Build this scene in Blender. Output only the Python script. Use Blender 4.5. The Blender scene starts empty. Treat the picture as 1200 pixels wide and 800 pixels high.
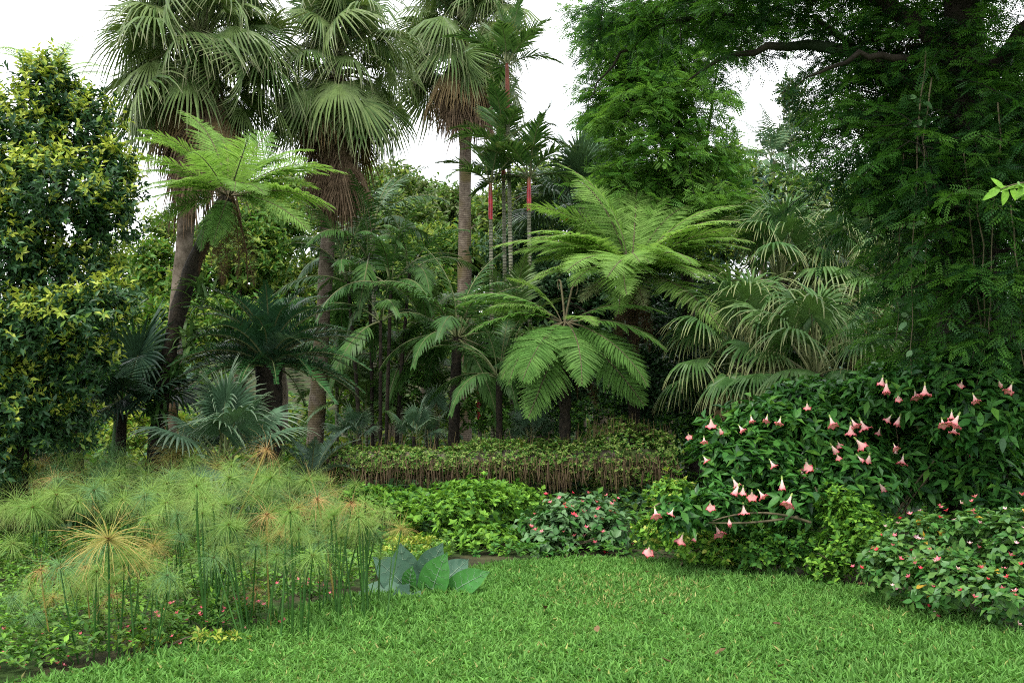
import bpy, math
import numpy as np
from mathutils import Matrix, Vector, Euler
S = bpy.context.scene
C = S.collection
R = math.radians
rng = np.random.default_rng(11)

# ------------------------------------------------------------------ camera
CAM = np.array([0.0, 0.0, 1.6]); FPX = 1167.0; PITCH = math.atan(70 / FPX)
cd = bpy.data.cameras.new('camera'); cam = bpy.data.objects.new('camera', cd); C.objects.link(cam)
cd.sensor_width = 36; cd.lens = 36 * FPX / 1200; cd.clip_start = 0.05; cd.clip_end = 3000
cam.location = CAM; cam.rotation_euler = (math.pi / 2 + PITCH, 0, 0)
S.camera = cam

# ------------------------------------------------------------------ overcast sky, soft sun, exposure
SUN_EL, SUN_AZ = R(62), R(205)        # azimuth clockwise from +Y: behind the camera, to its left
W = bpy.data.worlds.new('World'); S.world = W; W.use_nodes = True
nt = W.node_tree; nt.nodes.clear()
o_ = nt.nodes.new('ShaderNodeOutputWorld'); bg = nt.nodes.new('ShaderNodeBackground')
sky = nt.nodes.new('ShaderNodeTexSky'); sky.sky_type = 'NISHITA'; sky.sun_disc = False
sky.sun_elevation = SUN_EL; sky.sun_rotation = SUN_AZ; sky.air_density = 1.0; sky.dust_density = 4.0
tc = nt.nodes.new('ShaderNodeTexCoord'); nz = nt.nodes.new('ShaderNodeTexNoise')
nz.inputs['Scale'].default_value = 2.2; nz.inputs['Detail'].default_value = 5
cr = nt.nodes.new('ShaderNodeValToRGB')
cr.color_ramp.elements[0].position = .3; cr.color_ramp.elements[0].color = (8.6, 8.9, 9.4, 1)
cr.color_ramp.elements[1].position = .7; cr.color_ramp.elements[1].color = (11.0, 11.0, 11.0, 1)
mx = nt.nodes.new('ShaderNodeMix'); mx.data_type = 'RGBA'; mx.inputs[0].default_value = .9
nt.links.new(tc.outputs['Generated'], nz.inputs['Vector']); nt.links.new(nz.outputs['Fac'], cr.inputs['Fac'])
nt.links.new(sky.outputs['Color'], mx.inputs[6]); nt.links.new(cr.outputs['Color'], mx.inputs[7])
nt.links.new(mx.outputs[2], bg.inputs['Color']); bg.inputs['Strength'].default_value = 0.1
nt.links.new(bg.outputs[0], o_.inputs['Surface'])
ld = bpy.data.lights.new('sun', 'SUN'); ld.energy = 1.5; ld.angle = R(10); ld.color = (1, .95, .86)
sun = bpy.data.objects.new('sun', ld); C.objects.link(sun)
sd = Vector((math.sin(SUN_AZ) * math.cos(SUN_EL), math.cos(SUN_AZ) * math.cos(SUN_EL), math.sin(SUN_EL)))
sun.rotation_euler = sd.to_track_quat('Z', 'Y').to_euler(); sun.location = (-8, -10, 20)
S.view_settings.view_transform = 'Standard'; S.view_settings.look = 'None'
S.view_settings.exposure = 1.42; S.view_settings.gamma = 1
cy = S.cycles
cy.max_bounces = 4; cy.diffuse_bounces = 1; cy.glossy_bounces = 1; cy.transmission_bounces = 2; cy.filter_width = 1.05; cy.transparent_max_bounces = 4
cy.use_denoising = False; cy.caustics_reflective = False; cy.caustics_refractive = False
cy.sample_clamp_indirect = 4

# ------------------------------------------------------------------ helpers: placing
def at(px, py, Y):
    u, v = (px - 600) / FPX, (400 - py) / FPX
    d = np.array([u, math.cos(PITCH) - v * math.sin(PITCH), math.sin(PITCH) + v * math.cos(PITCH)])
    return CAM + d * (Y / d[1])
def gnd(px, py, z=0.0):
    u, v = (px - 600) / FPX, (400 - py) / FPX
    d = np.array([u, math.cos(PITCH) - v * math.sin(PITCH), math.sin(PITCH) + v * math.cos(PITCH)])
    return CAM + d * ((z - CAM[2]) / d[2])
def project(P):
    q = P - CAM
    f = q[:, 1] * math.cos(PITCH) + q[:, 2] * math.sin(PITCH)
    up = -q[:, 1] * math.sin(PITCH) + q[:, 2] * math.cos(PITCH)
    f = np.maximum(f, .01)
    return 600 + FPX * q[:, 0] / f, 400 - FPX * up / f, f
def nrm(a):
    a = np.asarray(a, float)
    return a / np.maximum(np.linalg.norm(a, axis=-1, keepdims=True), 1e-9)
def U(a, b, n=None): return rng.uniform(a, b, n)

# ------------------------------------------------------------------ helpers: meshes
class Geo:
    """faces of one mesh: add() takes quads or triangles, a material slot, a per-leaf random and a base-to-tip value"""
    def __init__(s): s.V, s.F, s.M, s.rn, s.t, s.n = [], [], [], [], [], 0
    def add(s, V, F, mi=0, rnd=None, t=None):
        V = np.asarray(V, float).reshape(-1, 3); F = np.asarray(F, int)
        s.V.append(V); s.F.append(F + s.n); s.M.append(np.full(len(F), mi))
        k = len(V)
        s.rn.append(np.broadcast_to(np.asarray(0.0 if rnd is None else rnd, float), (k,)))
        s.t.append(np.broadcast_to(np.asarray(0.0 if t is None else t, float), (k,)))
        s.n += k; return s
    def mesh(s, name, mats, smooth=True):
        me = bpy.data.meshes.new(name)
        V = np.concatenate(s.V)
        me.vertices.add(len(V)); me.vertices.foreach_set('co', V.astype(np.float32).ravel())
        loops = np.concatenate([f.ravel() for f in s.F]).astype(np.int32)
        sizes = np.concatenate([np.full(len(f), f.shape[1]) for f in s.F]).astype(np.int32)
        starts = (np.cumsum(sizes) - sizes).astype(np.int32)
        me.loops.add(len(loops)); me.loops.foreach_set('vertex_index', loops)
        me.polygons.add(len(sizes)); me.polygons.foreach_set('loop_start', starts)
        for m in mats: me.materials.append(m)
        me.polygons.foreach_set('material_index', np.concatenate(s.M).astype(np.int32))
        me.polygons.foreach_set('use_smooth', np.full(len(sizes), smooth))
        for nm, a in (('rnd', s.rn), ('along', s.t)):
            at_ = me.attributes.new(nm, 'FLOAT', 'POINT')
            at_.data.foreach_set('value', np.concatenate(a).astype(np.float32))
        me.update(calc_edges=True)
        return me
def frames(d, up):
    x = nrm(d); y = nrm(np.cross(np.broadcast_to(up, x.shape), x)); z = np.cross(x, y)
    return np.stack([x, y, z], axis=-1)
def scatter(g, proto, pos, Rm, sc, mi=0, rnd=None):
    """many transformed copies of a small shape, joined into g"""
    V0, F0s, t0 = proto
    N = len(pos); m = len(V0); sc = np.asarray(sc, float)
    if sc.ndim == 1: sc = sc[:, None]
    P = V0[None] * sc[:, None, :]
    V = np.einsum('nij,nkj->nki', Rm, P) + pos[:, None, :]
    if rnd is None: rnd = rng.random(N)
    off = (np.arange(N) * m)[:, None, None]
    for i, F0 in enumerate(F0s):
        F = (F0[None] + off).reshape(-1, F0.shape[1])
        if i == 0:
            base = g.n; g.add(V.reshape(-1, 3), F, mi, np.repeat(rnd, m), np.tile(t0, N))
        else:
            g.F.append(F + base); g.M.append(np.full(len(F), mi))
def tube(g, pts, rad, n=8, mi=0, rnd=0.0, cap=False):
    pts = np.asarray(pts, float); rad = np.broadcast_to(np.asarray(rad, float), (len(pts),))
    T = nrm(np.gradient(pts, axis=0)); ref = np.array([0.31, 0.95, 0.05]) if abs(T[0, 2]) > .7 else np.array([0, 0, 1.0])
    a = nrm(np.cross(T, ref)); b = np.cross(T, a)
    ph = np.arange(n) * 2 * math.pi / n
    ring = np.cos(ph)[None, :, None] * a[:, None] + np.sin(ph)[None, :, None] * b[:, None]
    V = (pts[:, None] + ring * rad[:, None, None]).reshape(-1, 3)
    k = len(pts); i = np.arange(k - 1)[:, None] * n; j = np.arange(n)[None]; j2 = (j + 1) % n
    F = np.stack([i + j, i + j2, i + n + j2, i + n + j], -1).reshape(-1, 4)
    g.add(V, F[:, ::-1], mi, rnd, np.repeat(np.linspace(0, 1, k), n))
    if cap:
        g.add(pts[-1:] + T[-1:] * rad[-1] * .5, np.zeros((0, 3), int), mi)
        top = g.n - 1; s0 = g.n - 1 - n
        g.F.append(np.stack([s0 + np.arange(n), s0 + (np.arange(n) + 1) % n, np.full(n, top)], -1)); g.M.append(np.full(n, mi))
def bez(a, b, c, n=10):
    t = np.linspace(0, 1, n)[:, None]
    return (1 - t) ** 2 * np.asarray(a) + 2 * t * (1 - t) * np.asarray(b) + t ** 2 * np.asarray(c)

# ------------------------------------------------------------------ helpers: objects
def tag(o, label=None, cat=None, group=None, kind=None):
    if label: o['label'] = label
    if cat: o['category'] = cat
    if group: o['group'] = group
    if kind: o['kind'] = kind
    return o
def thing(name, label, cat, loc, group=None):
    o = bpy.data.objects.new(name, None); C.objects.link(o); o.location = [float(v) for v in loc]
    o.empty_display_size = .2
    return tag(o, label, cat, group)
def put(name, me, parent=None, loc=(0, 0, 0), rot=None, sc=None):
    o = bpy.data.objects.new(name, me); C.objects.link(o); o.parent = parent
    o.location = [float(v) for v in loc]
    if rot is not None: o.rotation_euler = rot
    if sc is not None: o.scale = (sc, sc, sc)
    return o
def put_m(name, me, parent, pos, Rm, sc):
    o = bpy.data.objects.new(name, me); C.objects.link(o); o.parent = parent
    M = np.eye(4); M[:3, :3] = Rm * sc; M[:3, 3] = pos
    o.matrix_basis = Matrix(M.tolist())
    return o
def part_mesh(name, g, mats, parent, smooth=True, kind=None, loc=(0, 0, 0)):
    o = put(name, g.mesh(name, mats, smooth), parent, loc)
    if kind: o['kind'] = kind
    return o

# ------------------------------------------------------------------ materials
def leaf_mat(name, c1, c2, rough=.45, trans=.3, tip=None, tip_at=.75, under=None, mott=.25, spec=.5):
    m = bpy.data.materials.new(name); m.use_nodes = True; t = m.node_tree; n = t.nodes; L = t.links
    n.clear(); out = n.new('ShaderNodeOutputMaterial'); pb = n.new('ShaderNodeBsdfPrincipled')
    at1 = n.new('ShaderNodeAttribute'); at1.attribute_name = 'rnd'
    oi = n.new('ShaderNodeObjectInfo'); ad = n.new('ShaderNodeMath'); ad.operation = 'ADD'
    L.new(at1.outputs['Fac'], ad.inputs[0]); L.new(oi.outputs['Random'], ad.inputs[1])
    fr = n.new('ShaderNodeMath'); fr.operation = 'FRACT'; L.new(ad.outputs[0], fr.inputs[0])
    mx = n.new('ShaderNodeMix'); mx.data_type = 'RGBA'; L.new(fr.outputs[0], mx.inputs[0])
    mx.inputs[6].default_value = (*c1, 1); mx.inputs[7].default_value = (*c2, 1)
    col = mx.outputs[2]
    if tip:
        a2 = n.new('ShaderNodeAttribute'); a2.attribute_name = 'along'
        mr = n.new('ShaderNodeMapRange'); mr.inputs[1].default_value = tip_at; mr.inputs[2].default_value = 1.0
        L.new(a2.outputs['Fac'], mr.inputs[0])
        m2 = n.new('ShaderNodeMix'); m2.data_type = 'RGBA'; L.new(mr.outputs[0], m2.inputs[0]); L.new(col, m2.inputs[6])
        m2.inputs[7].default_value = (*tip, 1); col = m2.outputs[2]
    nz = n.new('ShaderNodeTexNoise'); nz.inputs['Scale'].default_value = 9; nz.inputs['Detail'].default_value = 3
    tcn = n.new('ShaderNodeTexCoord'); L.new(tcn.outputs['Object'], nz.inputs['Vector'])
    mr2 = n.new('ShaderNodeMapRange'); mr2.inputs[1].default_value = .3; mr2.inputs[2].default_value = .7
    mr2.inputs[3].default_value = 1 - mott; mr2.inputs[4].default_value = 1 + mott; L.new(nz.outputs['Fac'], mr2.inputs[0])
    m3 = n.new('ShaderNodeVectorMath'); m3.operation = 'SCALE'; L.new(col, m3.inputs[0]); L.new(mr2.outputs[0], m3.inputs['Scale'])
    col = m3.outputs[0]
    if under:
        ge = n.new('ShaderNodeNewGeometry'); m4 = n.new('ShaderNodeMix'); m4.data_type = 'RGBA'
        L.new(ge.outputs['Backfacing'], m4.inputs[0]); L.new(col, m4.inputs[6]); m4.inputs[7].default_value = (*under, 1); col = m4.outputs[2]
    L.new(col, pb.inputs['Base Color']); pb.inputs['Roughness'].default_value = rough
    pb.inputs['Specular IOR Level'].default_value = spec * .34
    if trans > 0:
        tr = n.new('ShaderNodeBsdfTranslucent'); ms = n.new('ShaderNodeMixShader'); ms.inputs[0].default_value = trans
        hs = n.new('ShaderNodeVectorMath'); hs.operation = 'MULTIPLY'; hs.inputs[1].default_value = (1.2, 1.2, .75)
        L.new(col, hs.inputs[0]); L.new(hs.outputs[0], tr.inputs['Color'])
        L.new(pb.outputs[0], ms.inputs[1]); L.new(tr.outputs[0], ms.inputs[2]); L.new(ms.outputs[0], out.inputs['Surface'])
    else: L.new(pb.outputs[0], out.inputs['Surface'])
    return m
def bark_mat(name, c1, c2, rings=0.0, scale=6.0, moss=None, bump=.5):
    m = bpy.data.materials.new(name); m.use_nodes = True; t = m.node_tree; n = t.nodes; L = t.links
    pb = n['Principled BSDF']; pb.inputs['Roughness'].default_value = .9; pb.inputs['Specular IOR Level'].default_value = .2
    tcn = n.new('ShaderNodeTexCoord'); nz = n.new('ShaderNodeTexNoise'); nz.inputs['Scale'].default_value = scale; nz.inputs['Detail'].default_value = 8; nz.inputs['Roughness'].default_value = .7
    L.new(tcn.outputs['Object'], nz.inputs['Vector'])
    cr = n.new('ShaderNodeValToRGB'); cr.color_ramp.elements[0].position = .36; cr.color_ramp.elements[1].position = .64
    cr.color_ramp.elements[0].color = (*c1, 1); cr.color_ramp.elements[1].color = (*c2, 1); L.new(nz.outputs['Fac'], cr.inputs['Fac'])
    col = cr.outputs['Color']; hgt = nz.outputs['Fac']
    if rings:
        wv = n.new('ShaderNodeTexWave'); wv.bands_direction = 'Z'; wv.inputs['Scale'].default_value = rings; wv.inputs['Distortion'].default_value = 1.5
        wv.inputs['Detail'].default_value = 2; L.new(tcn.outputs['Object'], wv.inputs['Vector'])
        mr = n.new('ShaderNodeMapRange'); mr.inputs[3].default_value = .86; mr.inputs[4].default_value = 1.06; L.new(wv.outputs['Fac'], mr.inputs[0])
        sc_ = n.new('ShaderNodeVectorMath'); sc_.operation = 'SCALE'; L.new(col, sc_.inputs[0]); L.new(mr.outputs[0], sc_.inputs['Scale']); col = sc_.outputs[0]
        hm = n.new('ShaderNodeMath'); hm.operation = 'ADD'; L.new(wv.outputs['Fac'], hm.inputs[0]); L.new(nz.outputs['Fac'], hm.inputs[1]); hgt = hm.outputs[0]
    if moss:
        n2 = n.new('ShaderNodeTexNoise'); n2.inputs['Scale'].default_value = 1.7; n2.inputs['Detail'].default_value = 6; L.new(tcn.outputs['Object'], n2.inputs['Vector'])
        r2 = n.new('ShaderNodeMapRange'); r2.inputs[1].default_value = .48; r2.inputs[2].default_value = .6; L.new(n2.outputs['Fac'], r2.inputs[0])
        mm = n.new('ShaderNodeMix'); mm.data_type = 'RGBA'; L.new(r2.outputs[0], mm.inputs[0]); L.new(col, mm.inputs[6]); mm.inputs[7].default_value = (*moss, 1); col = mm.outputs[2]
    L.new(col, pb.inputs['Base Color'])
    bp = n.new('ShaderNodeBump'); bp.inputs['Strength'].default_value = bump; bp.inputs['Distance'].default_value = .03
    L.new(hgt, bp.inputs['Height']); L.new(bp.outputs[0], pb.inputs['Normal'])
    return m
M = {}
M['fan'] = leaf_mat('palm_fan_green', (.07, .13, .035), (.14, .2, .065), .42, .22, tip=(.2, .2, .11), tip_at=.7, spec=.6)
M['fan_young'] = leaf_mat('palm_fan_young', (.07, .14, .05), (.1, .18, .07), .4, .25, spec=.6)
M['fan_backlit'] = leaf_mat('palm_fan_backlit', (.02, .05, .03), (.035, .075, .04), .38, .12, spec=.6)  # backlit leaves: their shade is put into the dark colour
M['fan_blue'] = leaf_mat('palm_fan_bluish', (.055, .115, .06), (.08, .15, .085), .38, .15, tip=(.16, .21, .13), tip_at=.6, spec=.6)
M['fan_pale'] = leaf_mat('palm_fan_pale_tips', (.045, .115, .03), (.085, .165, .045), .4, .2, tip=(.28, .29, .13), tip_at=.6, spec=.6)
M['fan_shiny'] = leaf_mat('palm_fan_shiny', (.05, .1, .05), (.07, .13, .06), .3, .15, spec=.7)
M['fan_dry'] = leaf_mat('palm_fan_dry', (.17, .12, .055), (.25, .18, .09), .8, .1, mott=.4)
M['dead'] = leaf_mat('palm_dead_leaf', (.1, .068, .042), (.21, .15, .1), .9, .1, mott=.5, spec=.1)
M['petiole'] = leaf_mat('palm_petiole', (.1, .13, .05), (.14, .15, .07), .5, 0)
M['fern'] = leaf_mat('tree_fern_green', (.15, .29, .06), (.22, .37, .09), .5, .5, spec=.35)
M['fern_mid'] = leaf_mat('tree_fern_mid_green', (.085, .2, .04), (.13, .26, .06), .5, .4, spec=.35)
M['fern_pale'] = leaf_mat('tree_fern_pale', (.17, .2, .09), (.22, .26, .12), .55, .3, spec=.3)
M['fern_dead'] = leaf_mat('tree_fern_dead', (.06, .038, .02), (.12, .08, .045), .9, .15, spec=.1)
M['cycad'] = leaf_mat('cycad_leaf', (.02, .075, .02), (.035, .115, .032), .3, .08, spec=.7, under=(.035, .09, .045))
M['cycad_blue'] = leaf_mat('cycad_leaf_bluish', (.06, .115, .075), (.09, .15, .105), .35, .1, spec=.6)
M['areca'] = leaf_mat('feather_palm_leaf', (.045, .1, .03), (.09, .16, .045), .4, .25, spec=.5)
M['areca_dark'] = leaf_mat('feather_palm_dark', (.03, .085, .022), (.065, .14, .035), .4, .25, spec=.4)
M['areca_far'] = leaf_mat('feather_palm_bluish', (.05, .11, .05), (.085, .15, .07), .45, .2, spec=.5)
M['wax'] = leaf_mat('sealing_wax_palm_leaf', (.04, .1, .025), (.075, .15, .04), .38, .25, tip=(.13, .14, .05), tip_at=.7)
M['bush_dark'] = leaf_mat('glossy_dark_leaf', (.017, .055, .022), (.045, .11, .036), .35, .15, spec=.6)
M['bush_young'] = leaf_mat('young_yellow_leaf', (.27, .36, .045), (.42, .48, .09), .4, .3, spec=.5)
M['bush_mid'] = leaf_mat('mid_green_leaf', (.09, .18, .03), (.15, .25, .045), .4, .25)
M['rain'] = leaf_mat('fine_leaflet', (.04, .125, .02), (.085, .21, .03), .45, .42, spec=.4)
M['rain_lit'] = leaf_mat('fine_leaflet_lit', (.065, .165, .025), (.12, .25, .045), .5, .45, spec=.3)  # lighter copy of the fine leaflets, brighter light put into the colour
M['rain_dark'] = leaf_mat('fine_leaflet_dark', (.013, .05, .014), (.03, .09, .022), .45, .3, spec=.4)
M['far_a'] = leaf_mat('far_leaf_green', (.06, .14, .03), (.13, .23, .05), .5, .25)
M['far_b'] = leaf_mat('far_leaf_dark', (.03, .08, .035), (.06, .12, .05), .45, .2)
M['far_c'] = leaf_mat('far_leaf_yellow', (.16, .24, .04), (.26, .33, .06), .5, .35)
M['far_d'] = leaf_mat('far_leaf_olive', (.11, .16, .07), (.18, .22, .1), .5, .25)
M['far_e'] = leaf_mat('far_leaf_blue', (.035, .08, .06), (.07, .13, .09), .45, .2)
M['mint'] = leaf_mat('bright_shrub_leaf', (.1, .24, .025), (.19, .37, .045), .45, .3, spec=.4)
M['mint_dark'] = leaf_mat('shrub_leaf', (.04, .13, .02), (.09, .22, .03), .45, .3, spec=.4)
M['lime'] = leaf_mat('lime_shrub_leaf', (.3, .36, .05), (.42, .47, .1), .5, .35)
M['brug'] = leaf_mat('trumpet_shrub_leaf', (.025, .105, .02), (.065, .19, .035), .42, .25, spec=.5)
M['beg'] = leaf_mat('begonia_leaf', (.07, .16, .06), (.13, .24, .1), .35, .2, spec=.6)
M['beg_r'] = leaf_mat('begonia_leaf_fresh', (.045, .14, .03), (.12, .235, .05), .4, .25, spec=.5)
M['beg_yellow'] = leaf_mat('begonia_leaf_yellow', (.45, .28, .03), (.55, .38, .05), .5, .3)
M['ivy'] = leaf_mat('wall_vine_leaf', (.14, .23, .05), (.24, .32, .08), .5, .25)
M['ivy_brown'] = leaf_mat('wall_vine_dry', (.12, .1, .045), (.2, .16, .075), .9, .15, spec=.1)
M['root'] = leaf_mat('hanging_root', (.09, .065, .04), (.17, .125, .075), .95, .05, spec=.1)
M['pap'] = leaf_mat('papyrus_ray', (.16, .3, .07), (.27, .39, .11), .55, .35, tip=(.24, .29, .1), tip_at=.7, spec=.2, mott=.1)
M['pap_blue'] = leaf_mat('papyrus_ray_cool', (.12, .25, .1), (.18, .31, .13), .55, .35, spec=.2, mott=.1)
M['pap_dry'] = leaf_mat('papyrus_ray_dry', (.42, .28, .12), (.55, .38, .18), .7, .35, spec=.1, mott=.1)
M['pap_half'] = leaf_mat('papyrus_ray_fading', (.3, .3, .09), (.42, .36, .13), .6, .35, tip=(.5, .34, .13), tip_at=.5, spec=.1, mott=.1)
M['pap_stem'] = leaf_mat('papyrus_stem', (.022, .075, .014), (.04, .11, .022), .4, 0, spec=.4)
M['pap_stem_dry'] = leaf_mat('papyrus_stem_dry', (.17, .15, .035), (.26, .2, .05), .6, 0)
M['pap_core'] = leaf_mat('papyrus_bract', (.16, .07, .03), (.24, .11, .05), .7, 0)
M['ear'] = leaf_mat('elephant_ear_bluish', (.042, .1, .062), (.065, .135, .088), .5, .1, mott=.12, spec=.5)
M['ear_green'] = leaf_mat('elephant_ear_green', (.045, .17, .035), (.06, .2, .045), .4, .2, mott=.12, spec=.5)
M['vein'] = leaf_mat('leaf_vein', (.2, .3, .2), (.2, .3, .2), .5, 0)
M['banana'] = leaf_mat('banana_leaf', (.07, .2, .03), (.09, .24, .04), .4, .35)
M['grass'] = leaf_mat('lawn_blade', (.07, .2, .033), (.15, .33, .066), .5, .3, tip=(.17, .355, .09), tip_at=.6, spec=.4)
M['grass_dry'] = leaf_mat('lawn_blade_pale', (.3, .34, .1), (.42, .4, .16), .6, .3, spec=.2)
M['litter'] = leaf_mat('fallen_leaf', (.07, .042, .02), (.17, .11, .055), .8, .1)
M['red'] = leaf_mat('red_crownshaft', (.3, .01, .018), (.4, .02, .03), .35, 0, tip=(.16, .1, .03), tip_at=.65, mott=.45, spec=1.5)
M['maroon'] = leaf_mat('maroon_crownshaft', (.16, .05, .035), (.22, .08, .05), .6, 0)
M['orange'] = leaf_mat('orange_blossom', (.8, .1, .03), (.85, .18, .05), .6, .2)
M['pink'] = leaf_mat('pink_petal', (.75, .1, .16), (.85, .3, .35), .5, .25, mott=.1)
M['palepink'] = leaf_mat('pale_pink_petal', (.8, .42, .48), (.85, .6, .62), .5, .25, mott=.1)
M['crimson'] = leaf_mat('crimson_petal', (.7, .03, .06), (.75, .08, .12), .5, .2, mott=.1)
M['trumpet'] = leaf_mat('trumpet_flower', (.82, .6, .54), (.86, .68, .62), .55, .3, tip=(.76, .2, .24), tip_at=.28, mott=.06)
M['calyx'] = leaf_mat('flower_calyx', (.2, .3, .08), (.28, .36, .1), .5, .2)
M['palm_bark'] = bark_mat('palm_trunk', (.08, .06, .045), (.2, .165, .125), rings=7, scale=9, moss=(.11, .09, .04), bump=.2)
M['palm_bark_lichen'] = bark_mat('palm_trunk_lichen', (.045, .033, .02), (.19, .155, .12), rings=1.2, scale=5, moss=(.09, .06, .028), bump=.3)
M['fern_bark'] = bark_mat('tree_fern_trunk', (.01, .009, .007), (.04, .032, .022), scale=14, bump=1)
M['wax_stem'] = bark_mat('ringed_cane', (.09, .1, .05), (.24, .24, .18), rings=5, scale=8)
M['dark_bark'] = bark_mat('dark_tree_bark', (.012, .01, .007), (.04, .032, .024), scale=5, moss=(.012, .022, .008), bump=1)
M['bark'] = bark_mat('tree_bark', (.06, .05, .035), (.17, .14, .1), scale=6, bump=.8)
M['twig'] = bark_mat('twig_bark', (.06, .055, .03), (.14, .12, .07), scale=10)
M['stone'] = bark_mat('mossy_stone', (.06, .05, .04), (.17, .15, .11), scale=4, moss=(.05, .08, .02), bump=1)

# ------------------------------------------------------------------ small leaf shapes: (verts, [tris, quads], base-to-tip)
def leaf_lo(w=.4, fold=.12, droop=.08):
    V = np.array([[0, 0, 0], [.45, -w / 2, fold], [1, 0, -droop], [.45, w / 2, fold]])
    return V, [np.array([[0, 1, 2], [0, 2, 3]])], np.array([0, .45, 1, .45])
def leaf_hi(w=.45, fold=.1, droop=.2, wide_at=.35, wave=0.0):
    xs = [.12, .35, .62, .85]; ws = []
    for x in xs: ws.append(w / 2 * (math.sin(math.pi * min(1, x / (2 * wide_at)) if x < wide_at else math.pi * (.5 + .5 * (x - wide_at) / (1 - wide_at))) ** .8))
    V = [[0, 0, 0]]; t = [0]
    for i, (x, ww) in enumerate(zip(xs, ws)):
        z = -droop * x * x; wz = wave * (1 if i % 2 else -1)
        V += [[x, -ww, z + fold * ww * 2 + wz], [x, 0, z], [x, ww, z + fold * ww * 2 - wz]]; t += [x] * 3
    V.append([1, 0, -droop]); t.append(1)
    T = [[0, 1, 2], [0, 2, 3], [10, 13, 11], [11, 13, 12]]
    Q = []
    for i in range(3):
        a = 1 + 3 * i; Q += [[a, a + 3, a + 4, a + 1], [a + 1, a + 4, a + 5, a + 2]]
    return np.array(V, float), [np.array(T), np.array(Q)], np.array(t)
def leaf_mesh(name, proto, mat):
    g = Geo(); V, Fs, t = proto
    g.add(V, Fs[0], 0, 0, t)
    for F in Fs[1:]: g.F.append(F); g.M.append(np.zeros(len(F), int))
    return g.mesh(name, [mat])
def spray_proto(pairs=9, L=.045, w=.4, droop=.25):
    """a compound leaf: leaflets in pairs along a stalk of length 1"""
    V0, F0, t0 = leaf_lo(w, .06, .1); Vs, Fs, ts = [], [], []; n = 0
    for i in range(pairs):
        x = .12 + .88 * (i + .5) / pairs; l = L * (1 - .35 * abs(2 * x - 1.1))
        for s in (-1, 1):
            a = R(62 - 20 * x) * s; ca, sa = math.cos(a), math.sin(a)
            P = V0 * l; P = np.stack([P[:, 0] * ca - P[:, 1] * sa, P[:, 0] * sa + P[:, 1] * ca, P[:, 2] - .12 * P[:, 0]], -1)
            Vs.append(P + [x, 0, -droop * x * x]); Fs.append(F0[0] + n); ts.append(np.full(4, x)); n += 4
    return np.concatenate(Vs), [np.concatenate(Fs)], np.concatenate(ts)

# ------------------------------------------------------------------ big leaves
def fan_leaf(pitch, Rl=1.0, pet=.8, nseg=34, spread=145, union=.5, droop=1.2, cup=.25, ragged=.06, wf=1.0, pet_r=.016, mats=None, seed=0, name='fan_frond', tw=0.0, pet_curve=22):
    r = np.random.default_rng(abs(int(seed))); g = Geo(); p = R(pitch)
    # petiole bends down a little towards the blade
    n = 7; pts = [np.zeros(3)]; ang = p + R(pet_curve)
    for k in range(n):
        pts.append(pts[-1] + pet / n * np.array([math.cos(ang), 0, math.sin(ang)])); ang -= R(pet_curve) / n
    tube(g, pts, np.linspace(pet_r * 1.6, pet_r * .7, n + 1), 5, 1)
    H = pts[-1]
    a = np.array([math.cos(p), 0, math.sin(p)]); nr = np.array([-math.sin(p), 0, math.cos(p)]); s = np.array([0, 1.0, 0])
    dth = 2 * R(spread) / nseg; ts = np.array([.04, .28, union, union + (1 - union) * .35, union + (1 - union) * .7, 1.0])
    for i in range(nseg):
        th = -R(spread) + (i + .5) * dth; c = abs(th) / R(spread)
        Li = Rl * (1 - .3 * c ** 2) * (1 + r.normal(0, ragged)); jit = r.normal(0, .05)
        u0 = nrm(math.cos(th) * a + math.sin(th) * s - cup * math.sin(th) ** 2 * nr + tw * nr * math.sin(th))
        side = nrm(np.cross(nr, u0)); d = u0.copy(); P = H + u0 * ts[0] * Li; prev = ts[0]
        V = []; T = []
        dr = droop * (1 + r.normal(0, .25))
        for k, t in enumerate(ts):
            if k:
                if t > union:
                    d = nrm(d + np.array([0, 0, -1]) * dr * (t - prev) + side * jit * (t - prev) * 2)
                else: d = nrm(d + np.array([0, 0, -1]) * droop * .12 * (t - prev))
                P = P + d * (t - prev) * Li; prev = t
            hw = t * Li * math.tan(dth / 2) * wf * 1.02
            if t > union:
                hu = union * Li * math.tan(dth / 2) * wf; hw = hu * max(.04, (1 - (t - union) / (1 - union))) ** .75
            nn = nrm(np.cross(d, side))
            V += [P - side * hw, P + nn * hw * .55, P + side * hw]; T += [t] * 3
        F = []
        for k in range(5):
            b = 3 * k; F += [[b, b + 3, b + 4, b + 1], [b + 1, b + 4, b + 5, b + 2]]
        g.add(V, F, 0, r.random() * .35, T)
    return g.mesh(name, mats, smooth=False)
def curve_rachis(L, a0, a1, n, power=1.0):
    pts = [np.zeros(3)]; ang = []
    for k in range(n):
        t = (k + .5) / n; a = R(a0 + (a1 - a0) * t ** power); ang.append(a)
        pts.append(pts[-1] + L / n * np.array([math.cos(a), 0, math.sin(a)]))
    return np.array(pts), ang
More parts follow.
